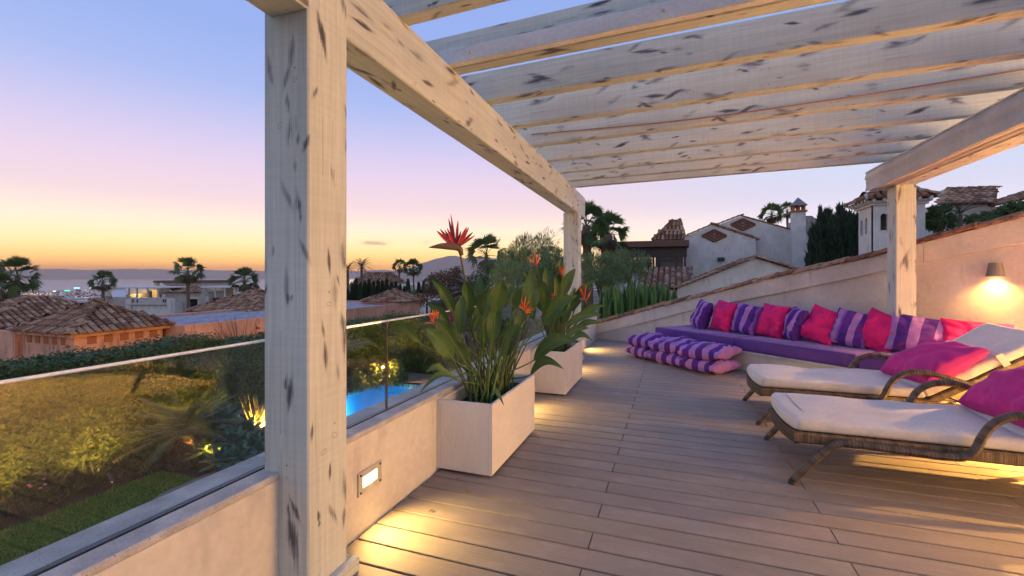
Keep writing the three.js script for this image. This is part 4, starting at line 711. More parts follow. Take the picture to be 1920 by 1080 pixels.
// pool with mosaic edge, lit from inside
{
  const x0 = -11.4, x1 = -6.0, z0 = -15.7, z1 = -11.2, r = 0.45;
  const rr = (a, b, c, d, q) => { const s = []; for (const [cx, cz, a0] of [[b - q, d - q, 0], [a + q, d - q, 1], [a + q, c + q, 2], [b - q, c + q, 3]]) for (let k = 0; k <= 6; k++) { const t = (a0 + k / 6) * Math.PI / 2; s.push([cx + Math.cos(t) * q, cz + Math.sin(t) * q]); } return s; };
  const hole = rr(x0, x1, z0, z1, r), outer = [[-12.9, -17.3], [-1.9, -17.3], [-1.9, -5.7], [-9.1, -5.7], [-9.35, -5.8], [-9.5, -6.1], [-9.5, -7.2], [-8.8, -7.2], [-8.8, -10.4], [-12.9, -10.4]];
  const pav = extr(outer.map(([a, b]) => [a, -b]), 0.07, 0, [hole.map(([a, b]) => [a, -b]).reverse()]).rotateX(-Math.PI / 2).translate(0, GY + 0.07, 0);
  tag(part(scene, 'pool_paving', planar(pav), M.pave), null, null, null, 'structure');
  const p = thing('swimming_pool', 'lit turquoise swimming pool with patterned tile edge in the garden', 'pool', V(0, GY, 0));
  const basin = new MB(), band = new MB(), dep = -1.5; let per = 0;
  for (let i = 0; i < hole.length; i++) { const a = hole[i], b = hole[(i + 1) % hole.length], L = Math.hypot(b[0] - a[0], b[1] - a[1]); basin.quad(V(a[0], dep, a[1]), V(b[0], dep, b[1]), V(b[0], -0.16, b[1]), V(a[0], -0.16, a[1])); band.quad(V(a[0], -0.16, a[1]), V(b[0], -0.16, b[1]), V(b[0], 0.069, b[1]), V(a[0], 0.069, a[1]), null, [[per, 0], [per + L, 0], [per + L, 1], [per, 1]]); per += L; }
  part(p, 'basin', basin.build(), std({ color: rgb(0.03, 0.36, 0.68), roughness: 0.6, side: THREE.DoubleSide }));
  part(p, 'floor', extr(hole.map(([a, b]) => [a, -b]), 0.05).rotateX(-Math.PI / 2).translate(0, dep, 0), std({ color: rgb(0.03, 0.36, 0.68), roughness: 0.6 }));
  const greek = canvasTex(128, 64, 0.26, 1, (g) => { g.fillStyle = '#0b2f3c'; g.fillRect(0, 0, 128, 64); g.strokeStyle = '#9fc3c6'; g.lineWidth = 7; g.beginPath(); g.moveTo(0, 54); g.lineTo(100, 54); g.lineTo(100, 12); g.lineTo(28, 12); g.lineTo(28, 38); g.lineTo(66, 38); g.lineTo(66, 26); g.stroke(); g.beginPath(); g.moveTo(0, 4); g.lineTo(128, 4); g.moveTo(0, 62); g.lineTo(128, 62); g.stroke(); });
  part(p, 'mosaic_band', band.build(), std({ map: greek, roughness: 0.3, side: THREE.DoubleSide }));
  const wt = extr(hole.map(([a, b]) => [a, -b]), 0.004).rotateX(-Math.PI / 2); { const w = wt; part(p, 'water', new THREE.ShapeGeometry(new THREE.Shape(hole.map(([a, b]) => new THREE.Vector2(a, -b)))).rotateX(-Math.PI / 2).translate(0, -0.10, 0), phys({ color: rgb(0.72, 0.93, 1), roughness: 0.02, transmission: 1, thickness: 0, ior: 1.33, bumpMap: TX.plasterB, bumpScale: 0.004 })); }
  part(p, 'step', span(x1 - 4.2, x1 - 0.05, dep + 0.05, -0.62, z0 + 1.5, z1 - 0.8, 0.02), std({ color: rgb(0.05, 0.36, 0.62), roughness: 0.6 }));
  for (const [x, z] of [[x0 + 0.12, -13.4], [x1 - 0.12, -13.4], [-8.4, z0 + 0.12]]) { const l = new THREE.PointLight(rgb(0.45, 0.8, 1), 4.5); l.position.set(x + (x < -8 ? 0.25 : -0.25), -0.75, z + (z < -15 ? 0.3 : 0)); l.shadow.radius = 5; l.castShadow = true; l.name = 'pool_light'; p.add(l); part(p, 'light_lens', new THREE.SphereGeometry(0.11, 14, 10).scale(0.4, 1, 1).translate(x, -0.75, z), std({ color: rgb(0.8, 0.9, 1), emissive: rgb(0.6, 0.9, 1), emissiveIntensity: 3 })); }
}
// ---------------------------------------------------------------- leaves
function leafCloud(seed, n, sample, size, cols, opt = {}) {      // n small faces at sample(r) = [x, y, z, nx, ny, nz]
  const m = new MB(), r = rng(seed), a = V(), b = V(), d = V();
  for (let i = 0; i < n; i++) {
    const s = sample(r); if (!s) continue; const [x, y, z] = s; d.set(s[3] + (r() - 0.5) * (opt.rough ?? 1.3), s[4] + (r() - 0.5) * (opt.rough ?? 1.3) + (opt.up ?? 0), s[5] + (r() - 0.5) * (opt.rough ?? 1.3)).normalize();
    a.set(r() - 0.5, r() - 0.5, r() - 0.5).cross(d).normalize(); b.crossVectors(d, a);
    const L = size * (0.6 + 0.8 * r()), W = L * (opt.ratio ?? 0.5), o = V(x, y, z), c = cols[Math.floor(r() * cols.length)], k = 0.75 + r() * 0.5, cc = [c[0] * k, c[1] * k, c[2] * k];
    const along = opt.spike ? d : a, across = opt.spike ? a : b;
    const t = o.clone().addScaledVector(along, L), l = o.clone().addScaledVector(along, L * 0.45).addScaledVector(across, W / 2), q = o.clone().addScaledVector(along, L * 0.45).addScaledVector(across, -W / 2).addScaledVector(opt.spike ? b : d, W * 0.2);
    m.tri(o, l, t, cc); m.tri(o, t, q, cc);
  }
  return m.build();
}
const hedgeCols = [[0.06, 0.12, 0.018], [0.08, 0.135, 0.022], [0.045, 0.09, 0.016], [0.10, 0.14, 0.028]];
function hedgeThing(x0, x1, y0, y1, z0, z1, n, size, seed, label, wob = 0.12, name = 'clipped_hedge', cols = hedgeCols) {
  const t = thing(name, label, 'hedge', V((x0 + x1) / 2, y0, (z0 + z1) / 2)), w = x1 - x0, h = y1 - y0, d = z1 - z0;
  part(t, 'inner_foliage', leafCloud(seed + 1, Math.round(w * h * d * 190), (r) => [(r() - 0.5) * (w - 0.3), r() * (h - 0.12), (r() - 0.5) * (d - 0.3), r() - 0.5, r() - 0.5, r() - 0.5], 0.26, cols), M.foliage, null, 'stuff');
  const A = [w * d, h * d, h * d, h * w, h * w], tot = A.reduce((a, b) => a + b);
  const g = leafCloud(seed, n, (r) => {
    let k = r() * tot, f = 0; while (f < 4 && k > A[f]) { k -= A[f]; f++; }
    const u = r() - 0.5, v = r(), dep = r() * r() * 0.18, b = (fbm((f * 7 + u * 9), v * 7, seed, 3, 999, 999) - 0.5) * wob * 2;
    if (f === 0) return [(r() - 0.5) * w, h - dep + b + 0.03, u * d, 0, 1, 0];
    if (f === 1) return [w / 2 - dep + b, v * h, u * d, 1, 0.2, 0]; if (f === 2) return [-w / 2 + dep - b, v * h, u * d, -1, 0.2, 0];
    if (f === 3) return [u * w, v * h, d / 2 - dep + b, 0, 0.2, 1]; return [u * w, v * h, -d / 2 + dep - b, 0, 0.2, -1];
  }, size, cols);
  part(t, 'foliage', g, M.foliage, null, 'stuff'); return t;
}
hedgeThing(-12.85, -11.5, GY, -0.42, -9.0, -1.5, 60000, 0.085, 801, 'long clipped green hedge between the lawn and the pink walls', 0.26);
hedgeThing(-14.4, -12.95, GY, -0.8, -19, -9.2, 30000, 0.085, 803, 'tall clipped green hedge beyond the pool and agaves', 0.2);
hedgeThing(-12.9, -1.8, GY, -0.6, -18.9, -17.4, 34000, 0.09, 805, 'loose bright green hedge closing the far end of the pool', 0.3);

// sago palm with lit trunk, agave rosettes, strappy plant, low bedding
function frond(m, S, dirA, L, rise, droop, col, n, wl, ll) {       // feather leaf
  const D = V(Math.cos(dirA), 0, Math.sin(dirA)), side = V(-Math.sin(dirA), 0, Math.cos(dirA)), p = (t) => S.clone().addScaledVector(D, L * t * Math.cos(rise * (1 - t * 0.4))).add(V(0, L * (Math.sin(rise) * t - droop * t * t), 0));
  for (let i = 0; i < n; i++) { const a = p(i / n), b = p((i + 1) / n), w = wl * (1 - i / n); m.quad(a.clone().addScaledVector(side, -w), a.clone().addScaledVector(side, w), b.clone().addScaledVector(side, w), b.clone().addScaledVector(side, -w), col);
    if (i > 0) for (const s of [-1, 1]) { const l = ll * Math.sin(Math.PI * clamp(0.12 + i / n * 0.8, 0, 1)), T = a.clone().lerp(b, 0.5).addScaledVector(side, s * l * 0.8).addScaledVector(b.clone().sub(a).normalize(), l * 0.55).add(V(0, -l * 0.14, 0)); const h = b.clone().sub(a).multiplyScalar(0.34); m.tri(a.clone().add(h), T, b, col.map((x) => x * (0.8 + 0.4 * ((i * 7 + (s > 0 ? 3 : 0)) % 5) / 5))); } }
}
{
  const c = onX(345, 800, -10.5).setY(GY), t = thing('sago_palm', 'round sago palm with arching feather leaves in the garden bed', 'palm', c);
  part(t, 'trunk', tube([V(0, 0, 0), V(0.02, 0.35, 0), V(0, 0.75, 0)], (q) => 0.24 - 0.03 * q, 12, 8), M.bark);
  const scal = leafCloud(5, 420, (r) => { const a = r() * 6.28; return [Math.cos(a) * 0.24, r() * 0.78, Math.sin(a) * 0.24, Math.cos(a), 0.7, Math.sin(a)]; }, 0.09, [[0.20, 0.11, 0.05], [0.28, 0.15, 0.06]], { spike: true, rough: 0.5 }); part(t, 'leaf_scars', scal, M.foliage, null, 'stuff');
  const r = rng(55); for (let i = 0; i < 46; i++) { const m = new MB(), k = i / 46; frond(m, V(0, 0.78, 0), i * 2.399 + r() * 0.3, 0.95 + r() * 0.35, lerp(1.25, -0.05, k) + (r() - 0.5) * 0.2, 0.16 + 0.2 * r(), [0.11 + r() * 0.04, 0.14 + r() * 0.03, 0.034], 24, 0.016, 0.22); part(t, 'frond', m.build(), M.foliage); }
}
function rosette(pos, R, n, seed, label, up = 0.5, cols = [0.075, 0.15, 0.08]) {
  const t = thing('agave', label, 'agave', pos, 0, 'agaves in the garden bed'), r = rng(seed);
  part(t, 'stem', tube([V(0, 0, 0), V(0.02, up * 0.5, 0.01), V(0, up, 0)], 0.06, 7, 4), M.bark);
  for (let i = 0; i < n; i++) { const a = i * 2.399, k = i / n, el = lerp(1.35, -0.15, Math.pow(k, 0.8)), L = R * (0.7 + 0.35 * k + r() * 0.1), D = V(Math.cos(a) * Math.cos(el), Math.sin(el), Math.sin(a) * Math.cos(el)), A = V(0, up, 0).addScaledVector(D, 0.03); const g = bladeGeo(A, A.clone().addScaledVector(D, L).add(V(0, -0.12 * L * k, 0)), R * 0.36, V(0, 1, 0).addScaledVector(D, -0.5), 7); part(t, 'leaf', g, M['ag' + (i % 3)] ??= std({ color: rgb(cols[0] * (0.8 + 0.2 * (i % 3)), cols[1] * (0.8 + 0.2 * (i % 3)), cols[2] * (0.8 + 0.2 * (i % 3))), roughness: 0.6, side: THREE.DoubleSide })); }
}
{
  const bed = [[415, 795, 0.62, 0.8, 'grey green agave rosette standing tallest beside the sago palm'], [462, 812, 0.5, 0.5, 'grey green agave rosette right of the tallest one'], [388, 845, 0.5, 0.3, 'low agave rosette below the sago palm trunk'], [437, 836, 0.55, 0.38, 'broad agave rosette in front of the tallest one'], [412, 866, 0.42, 0.2, 'low agave rosette at the lawn edge near the wall'], [475, 842, 0.5, 0.3, 'agave rosette closest to the timber post'], [402, 818, 0.42, 0.45, 'small agave rosette against the sago palm'], [448, 862, 0.45, 0.2, 'spreading agave rosette at the stone cap'], [490, 826, 0.45, 0.4, 'agave rosette half hidden by the timber post']];
  bed.forEach(([px, py, R, up, l], i) => { const p = onY(px, py, GY + up); rosette(V(p.x, GY, p.z), R, 22, 900 + i, l, up); });
  // strappy plant lit by a garden spike lamp
  const c = onY(484, 800, GY + 0.3), t = thing('strap_leaf_plant', 'upright strap leaved plant lit gold by a garden lamp', 'plant', V(c.x, GY, c.z)), r = rng(66);
  for (let i = 0; i < 34; i++) { const a = r() * 6.28, el = 0.9 + r() * 0.6, L = 0.7 + r() * 0.7, D = V(Math.cos(a) * Math.cos(el), Math.sin(el), Math.sin(a) * Math.cos(el)), A = V((r() - 0.5) * 0.25, 0, (r() - 0.5) * 0.25); part(t, 'leaf', bladeGeo(A, A.clone().addScaledVector(D, L), 0.06, V(r() - 0.5, 0.2, r() - 0.5), 5), M.strap ??= std({ color: rgb(0.20, 0.19, 0.06), roughness: 0.6, side: THREE.DoubleSide })); }
  const low = (px, py, n, sz, R, label, cols) => { const p = onY(px, py, GY), q = thing('bedding_plant', label, 'plant', p, 0, 'low plants along the lawn edge'); part(q, 'foliage', leafCloud(px * 3 + 1, n, (r2) => { const a = r2() * 6.28, d = Math.sqrt(r2()) * R, h = (1 - d * d / R / R) * R * 0.9 * r2(); return [Math.cos(a) * d, h, Math.sin(a) * d, Math.cos(a) * 0.5, 1, Math.sin(a) * 0.5]; }, sz, cols, { spike: true, ratio: 0.3 }), M.foliage, null, 'stuff'); return q; };
  const g1 = [[0.06, 0.10, 0.03], [0.04, 0.075, 0.02]];
  const fl = low(66, 946, 900, 0.10, 0.42, 'flowering plant with small pink blooms at the lawn edge', g1);
  for (let i = 0; i < 7; i++) { const r2 = rng(i + 3); const a = r2() * 6.28; const b = part(fl, 'bloom', new THREE.IcosahedronGeometry(0.03, 1).scale(1, 0.6, 1).translate(Math.cos(a) * 0.14 + 0.05, 0.34 + r2() * 0.12, Math.sin(a) * 0.14), M.bloom ??= std({ color: rgb(0.75, 0.25, 0.33), roughness: 0.7 })); }
  low(18, 962, 700, 0.14, 0.4, 'dark leafy clump beside the pink blooms', g1); low(110, 925, 600, 0.17, 0.35, 'grassy clump right of the pink blooms', g1); low(165, 905, 500, 0.2, 0.34, 'spiky clump midway along the lawn edge', g1); low(225, 890, 420, 0.16, 0.3, 'thin clump along the lawn edge below the hedge', g1); low(290, 880, 420, 0.15, 0.3, 'thin clump under the sago palm fronds', [[0.10, 0.08, 0.03], [0.06, 0.08, 0.03]]); low(460, 835, 900, 0.12, 0.5, 'leafy filler among the agaves', g1); low(350, 872, 500, 0.14, 0.34, 'ground cover at the foot of the sago palm', g1);
  low(445, 872, 900, 0.12, 0.42, 'leafy filler between agaves and stone cap', g1);
}
// garden lamps on spikes
{
  const lamp = (p, h, label, power, aim) => {
    const t = thing('garden_lamp', label, 'garden lamp', V(p.x, GY, p.z), 0, 'garden lamps');
    part(t, 'spike', tube([V(0, 0, 0), V(0, h - 0.05, 0)], 0.012, 8, 2), M.darkSteel);
    const up = aim, R = 0.05;
    if (up) {   // shielded uplight: a dark can, open towards the plants it lights
      const can = new THREE.CylinderGeometry(R, R, 0.16, 16, 1, true).translate(0, 0.05, 0), q = new THREE.Quaternion().setFromUnitVectors(V(0, 1, 0), up.clone().normalize());
      part(t, 'head', can.applyQuaternion(q).translate(0, h, 0), M.darkSteelDS ??= std({ color: rgb(0.05, 0.05, 0.055), roughness: 0.5, side: THREE.DoubleSide }));
      part(t, 'bulb', new THREE.SphereGeometry(0.03, 12, 8).translate(0, h, 0), M.bulb ??= std({ color: rgb(1, 0.9, 0.7), emissive: rgb(1, 0.62, 0.25), emissiveIntensity: 14 }));
      const l = new THREE.SpotLight(rgb(1, 0.50, 0.07), power, 0, 1.25, 0.7, 2); l.position.set(0, h, 0).addScaledVector(up.clone().normalize(), 0.14); l.target.position.set(0, h, 0).addScaledVector(up, 3); l.shadow.radius = 2; l.castShadow = true; l.name = 'lamp_light'; l.target.name = 'lamp_aim'; t.add(l); t.add(l.target);
    } else {
      part(t, 'head', new THREE.CylinderGeometry(0.045, 0.035, 0.08, 16, 1, true).translate(0, h - 0.03, 0), M.darkSteelDS ??= std({ color: rgb(0.05, 0.05, 0.055), roughness: 0.5, side: THREE.DoubleSide }));
      part(t, 'bulb', new THREE.SphereGeometry(0.05, 14, 10).translate(0, h + 0.03, 0), M.bulb ??= std({ color: rgb(1, 0.9, 0.7), emissive: rgb(1, 0.62, 0.25), emissiveIntensity: 14 }));
      const l = new THREE.PointLight(rgb(1, 0.52, 0.08), power); l.position.set(0, h + 0.03, 0); l.shadow.radius = 2; l.castShadow = true; l.name = 'lamp_light'; t.add(l);
    }
  };
  lamp(onY(718, 690, GY + 0.7), 0.7, 'glowing garden lamp among shrubs beside the pool', 26);
  lamp(onY(493, 800, GY + 0.35), 0.35, 'garden lamp behind the strap leaved plant', 24);
  lamp(V(-11.0, 0, -7.9), 0.2, 'garden lamp under the sago palm against the hedge', 13, V(-0.35, 1, -0.2));
  lamp(V(-10.85, 0, -4.3), 0.15, 'garden lamp at the foot of the long hedge', 15, V(-0.45, 1, 0));
  lamp(V(-9.75, 0, -7.5), 0.15, 'garden lamp lighting the sago palm trunk', 36, V(-0.6, 1, 0.0));
  lamp(V(-10.85, 0, -6.0), 0.15, 'garden lamp in the bed midway along the long hedge', 15, V(-0.45, 1, 0));
  lamp(V(-16.2, 0, -9.0), 0.3, 'court lamp behind the hedge lighting the pavilion wall', 9, V(-0.7, 1, -0.1)); lamp(V(-16.0, 0, -12.6), 0.3, 'court lamp behind the hedge lighting the pavilion side', 7, V(-0.7, 1, 0.1)); lamp(V(-15.8, 0, -16.5), 0.3, 'court lamp behind the hedge lighting the garage front', 6, V(-0.6, 1, 0));
  const sh = (px, py, R, n, label) => { const p = onY(px, py, GY), q = thing('shrub', label, 'shrub', p, 0, 'shrubs beside the pool'); part(q, 'foliage', leafCloud(px + 7, n, (r2) => { const a = r2() * 6.28, e = Math.acos(r2()), k = R * (0.55 + 0.45 * r2()); return [Math.cos(a) * Math.sin(e) * k, Math.cos(e) * k * 1.5, Math.sin(a) * Math.sin(e) * k, Math.cos(a), 0.6, Math.sin(a)]; }, 0.13, [[0.07, 0.10, 0.02], [0.05, 0.08, 0.018], [0.10, 0.12, 0.03]]), M.foliage, null, 'stuff'); };
  sh(700, 722, 0.55, 1500, 'golden lit shrub left of the pool lamp'); sh(738, 716, 0.6, 1600, 'dark shrub right of the pool lamp'); sh(672, 728, 0.5, 1200, 'low shrub at the pool corner behind the post'); sh(705, 690, 0.8, 2200, 'taller yellow flowering shrub behind the pool lamp');
}
// ---------------------------------------------------------------- palms, cypresses, shrubs
function fanPalm(px, py, d, R, o = {}) {          // crown centre at a photo point, d metres away, standing on the ground below it
  const c = at(px, py, d), gy = hillY(c.x, c.z), t = thing('fan_palm', o.label, 'palm', V(c.x, gy, c.z), 0, o.group ?? 'fan palms among the houses'), H = c.y - gy, r = rng(px * 7 + 3);
  const tr = o.trunk ?? 0.16; part(t, 'trunk', tube([V(0, -0.2, 0), V((r() - 0.5) * 0.3, H * 0.5, 0), V(0, H, 0)], (q) => tr * (1.15 - 0.35 * q) * (1 + 0.05 * Math.sin(q * 80)), 9, 26), M.palmBark ??= std({ color: rgb(0.17, 0.115, 0.075), roughness: 1 }));
  const n = Math.round((o.n ?? 30) * 0.8), seg = o.seg ?? 13, live = new MB(), dead = new MB();
  const fan = (m, el, az, L, pet, cols, droop) => {
    const D = V(Math.cos(az) * Math.cos(el), Math.sin(el), Math.sin(az) * Math.cos(el)), rho = (r() - 0.5) * 2.6 * Math.cos(el), side = V(-Math.sin(az), 0, Math.cos(az)).applyAxisAngle(D, rho), B = V(0, H, 0).addScaledVector(D, pet), up = V().crossVectors(side, D).normalize();
    const col = cols[Math.floor(r() * cols.length)], k = 0.75 + r() * 0.5, cc = col.map((x) => x * k);
    m.quad(V(0, H, 0).addScaledVector(side, -0.02 * R), V(0, H, 0).addScaledVector(side, 0.02 * R), B.clone().addScaledVector(side, 0.012 * R), B.clone().addScaledVector(side, -0.012 * R), cc.map((x) => x * 1.2));
    for (let i = 0; i < seg; i++) {
      const a = lerp(-1.3, 1.3, (i + 0.5) / seg), l = L * (0.75 + 0.25 * Math.cos(a * 0.6)) * (0.88 + 0.2 * r()), E = D.clone().multiplyScalar(Math.cos(a)).addScaledVector(side, Math.sin(a)).addScaledVector(up, -0.12 * Math.abs(a)).normalize(), half = 1.3 / seg, w = l * 0.7 * half;
      const M1 = B.clone().addScaledVector(E, l * 0.62), T = B.clone().addScaledVector(E, l).add(V(0, -droop * l * (0.25 + 0.35 * r()), 0)), S = V().crossVectors(E, up).normalize();
      m.tri(B, M1.clone().addScaledVector(S, w), M1.clone().addScaledVector(S, -w), cc); m.tri(M1.clone().addScaledVector(S, w), T, M1.clone().addScaledVector(S, -w), cc);
    }
  };
  const G = o.cols ?? [[0.09, 0.13, 0.028], [0.115, 0.15, 0.034], [0.065, 0.10, 0.022]];
  for (let i = 0; i < n; i++) { const k = i / n, el = lerp(1.45, -0.75, k) + (r() - 0.5) * 0.3; fan(live, el, i * 2.399 + r() * 0.4, R * 0.52, R * (0.46 + 0.16 * r()), G, 0.18 + k * 0.45); }
  for (let i = 0; i < (o.dead ?? 12); i++) fan(dead, -0.9 - r() * 0.5, i * 2.399, R * 0.5, R * 0.25, [[0.16, 0.10, 0.05], [0.22, 0.14, 0.07]], 0.6);
  part(t, 'crown', live.build(), M.foliage); if (o.dead !== 0 && dead.p.length) part(t, 'dead_skirt', dead.build(), M.foliage); return t;
}
function featherPalm(px, py, d, R, o = {}) {
  const c = at(px, py, d), gy = hillY(c.x, c.z), t = thing('date_palm', o.label, 'palm', V(c.x, gy, c.z), 0, o.group ?? 'date palms among the houses'), H = c.y - gy, r = rng(px * 5 + 1), m = new MB();
  part(t, 'trunk', tube([V(0, -0.2, 0), V(0.05, H * 0.5, 0), V(0, H, 0)], (q) => (o.trunk ?? 0.2) * (1.1 - 0.25 * q), 9, 16), M.palmBark ??= std({ color: rgb(0.17, 0.115, 0.075), roughness: 1 }));
  const n = o.n ?? 34; for (let i = 0; i < n; i++) { const k = i / n, g = 0.7 + r() * 0.6; frond(m, V(0, H, 0), i * 2.399 + r() * 0.4, R * (0.9 + 0.25 * r()), lerp(1.35, -0.1, k), 0.25 + 0.25 * r(), [0.055 * g, 0.07 * g, 0.025 * g], 18, R * 0.012, R * 0.2); }
  part(t, 'crown', m.build(), M.foliage); return t;
}
fanPalm(33, 520, 24, 1.12, { label: 'tall fan palm above the tiled pavilion roofs on the seaward side', n: 40, trunk: 0.13, dead: 6 });
fanPalm(-6, 540, 22, 0.9, { label: 'fan palm half hidden beside the far tiled pavilion', n: 30, trunk: 0.13 });
fanPalm(193, 529, 46, 1.25, { label: 'small fan palm left of the pale terraced house', n: 30, seg: 9, dead: 6 });
fanPalm(352, 509, 52, 1.85, { label: 'slender fan palm standing in front of the pale terraced house', n: 26, seg: 10, trunk: 0.2, dead: 9 });
fanPalm(458, 527, 48, 1.6, { label: 'bushy fan palm right of the pale terraced house', n: 44, seg: 10, trunk: 0.2 });
featherPalm(678, 500, 62, 1.9, { label: 'date palm behind the row of cypresses', n: 30 });
featherPalm(652, 506, 60, 1.5, { label: 'date palm beside the near timber post, behind the cypresses', n: 26 });
fanPalm(749, 500, 72, 1.35, { label: 'slim fan palm left of a pair before the mountain', n: 26, seg: 9, dead: 4 });
fanPalm(775, 503, 74, 1.7, { label: 'bushy fan palm right of a pair before the mountain', n: 46, seg: 9, dead: 8 });
fanPalm(912, 478, 32, 1.6, { label: 'fan palm with open crown behind the bird of paradise plants', n: 24, seg: 12, trunk: 0.16, dead: 8 });
fanPalm(1099, 424, 21, 1.2, { label: 'fan palm rising directly behind the far timber post', n: 38, trunk: 0.24, seg: 16, dead: 22, cols: [[0.06, 0.13, 0.025], [0.08, 0.15, 0.03], [0.045, 0.09, 0.02]] });
fanPalm(1140, 440, 20, 1.05, { label: 'fan palm right of the one behind the far timber post', n: 38, trunk: 0.24, seg: 16, dead: 22, cols: [[0.06, 0.13, 0.025], [0.08, 0.15, 0.03], [0.045, 0.09, 0.02]] });
fanPalm(1447, 402, 54, 1.5, { label: 'fan palm above the white house roof, left of two', n: 30, seg: 10 });
fanPalm(1476, 396, 58, 1.3, { label: 'fan palm above the white house roof next to the chimney', n: 26, seg: 10, dead: 5 });
featherPalm(882, 548, 24, 1.5, { label: 'dark date palm low behind the bird of paradise plants', n: 28 });

// cypresses: three shapes, copied
{
  const mk = (seed) => leafCloud(seed, 2600, (r) => { const h = Math.pow(r(), 0.8), a = r() * 6.28, w = 0.17 * Math.pow(1 - h, 0.6) * (1 - 0.35 * Math.pow(1 - h, 6)) * (0.7 + 0.5 * fbm(a * 1.3, h * 9, seed, 2, 999, 999)) * (0.75 + 0.25 * r()); return [Math.cos(a) * w, h, Math.sin(a) * w, Math.cos(a) * 0.6, 1.1, Math.sin(a) * 0.6]; }, 0.055, [[0.03, 0.06, 0.018], [0.042, 0.075, 0.02], [0.022, 0.042, 0.014]], { spike: true, ratio: 0.3, rough: 0.8 });
  const G = [mk(1001), mk(1002), mk(1003)], core = new THREE.CylinderGeometry(0.01, 0.12, 0.86, 7).translate(0, 0.43, 0), cm = std({ color: rgb(0.08, 0.06, 0.04), roughness: 1 });
  const put = (px, py, d, wide, label, group) => { const top = at(px, py, d), gy = hillY(top.x, top.z) - 0.2, H = top.y - gy, t = thing('cypress', label, 'cypress', V(top.x, gy, top.z), px, group); const s = (g) => g; const f = part(t, 'crown', G[px % 3], M.foliage, null, null); f.scale.set(wide, H, wide); const k = part(t, 'trunk', core, cm); k.scale.set(wide, H * 0.98, wide); };
  [652, 661, 668, 676, 684, 692, 700, 709, 717, 725, 734, 742, 750, 758].forEach((px, i) => put(px, [545, 536, 526, 533, 530, 527, 531, 528, 530, 526, 533, 531, 536, 540][i], 46 + (i % 3) * 0.7, 3.0, 'dark cypress in the clipped row behind the pink garages', 'row of cypresses behind the garages'));
  [765, 785, 795].forEach((px, i) => put(px, [527, 533, 530][i], 60, 4.2, 'dark cypress below the pair of fan palms', 'cypresses below the fan palms'));
  [[1528, 430], [1541, 412], [1553, 404], [1563, 414], [1577, 396], [1590, 408], [1603, 412], [1536, 440], [1570, 425], [1588, 430]].forEach(([px, py], i) => put(px, py, 19.5 + (i % 3) * 0.6, 4.0, 'dark cypress in the clump between white chimney and arched tower', 'clump of cypresses by the tower'));
  [1538, 1556].forEach((px, i) => put(px, [394, 406][i], 42, 3.4, 'distant cypress beyond the white house', 'cypresses beyond the white house'));
  put(1690, 342, 26, 3.4, 'single cypress behind the arched tower', 'cypresses beyond the white house');
}
// rounded trees and shrubs: clumps of leaves round a few limbs
function bushyTree(px, py, d, rx, ry, cols, label, o = {}) {
  const c = at(px, py, d), gy = hillY(c.x, c.z), t = thing(o.name ?? 'tree', label, o.cat ?? 'tree', V(c.x, gy, c.z), 0, o.group), H = c.y - gy, r = rng(px * 3 + d), cl = [];
  const nc = o.clumps ?? 40; for (let i = 0; i < nc; i++) { const a = r() * 6.28, e = Math.acos(lerp(1, -0.6, r())), k = 0.5 + 0.5 * Math.sqrt(r()); cl.push([Math.cos(a) * Math.sin(e) * rx * k, Math.cos(e) * ry * k, Math.sin(a) * Math.sin(e) * rx * k, (0.2 + 0.2 * r()) * Math.min(rx, ry), 0.65 + r() * 0.6]); }
  for (let i = 0; i < 5; i++) { const q = cl[i]; part(t, i ? 'limb' : 'trunk', tube(i ? [V(0, Math.max(0.1, H - ry * 0.9), 0), V(q[0] * 0.4, H + q[1] * 0.2, q[2] * 0.4), V(q[0], H + q[1], q[2])] : [V(0, -0.2, 0), V(0.05, H * 0.5, 0.03), V(0, H, 0)], (x) => lerp(i ? 0.05 : 0.12, 0.02, x), 6, 8), M.bark); }
  const g = leafCloud(px + 11, o.n ?? 3600, (r2) => { const q = cl[Math.floor(r2() * nc)], a = r2() * 6.28, e = Math.acos(r2() * 2 - 1), k = Math.pow(r2(), 0.4) * q[3], x = Math.cos(a) * Math.sin(e), y = Math.cos(e), z = Math.sin(a) * Math.sin(e); return [q[0] + x * k, H + q[1] + y * k, q[2] + z * k, x + (o.lift ? 0 : 0), y * 0.7 + (o.lift ?? 0.2), z]; }, o.size ?? 0.1, cols, { spike: o.spike ?? false, ratio: o.ratio ?? 0.5, rough: o.rough ?? 1.3 });
  part(t, 'crown', g, M.foliage, null, 'stuff'); return t;
}
const OLIVE = [[0.18, 0.25, 0.08], [0.14, 0.20, 0.065], [0.22, 0.29, 0.10]], DARKG = [[0.05, 0.065, 0.018], [0.07, 0.085, 0.022], [0.085, 0.095, 0.026]], RUST = [[0.20, 0.085, 0.025], [0.15, 0.065, 0.022], [0.10, 0.06, 0.022]], MIDG = [[0.07, 0.13, 0.022], [0.10, 0.16, 0.03], [0.05, 0.09, 0.018]];
bushyTree(838, 548, 27, 1.45, 1.5, RUST, 'rust brown leaved tree behind the glass balustrade', { n: 6500, size: 0.12 });
bushyTree(868, 560, 29, 1.2, 1.2, RUST, 'smaller rust brown tree beside the larger one', { n: 3500, size: 0.12 });
bushyTree(1000, 500, 19, 1.25, 1.25, OLIVE, 'pale feathery tamarisk left of the far timber post', { n: 7000, size: 0.2, spike: true, ratio: 0.10, lift: 0.9, rough: 0.7 });
bushyTree(965, 545, 16, 1.0, 1.0, OLIVE, 'low pale feathery shrub behind the first planter', { n: 5500, size: 0.16, spike: true, ratio: 0.10, lift: 0.9, rough: 0.7, name: 'shrub', cat: 'shrub' });
bushyTree(1030, 548, 15, 1.0, 1.0, MIDG, 'green shrub between the planters and the far post', { n: 4000, size: 0.1, name: 'shrub', cat: 'shrub' });
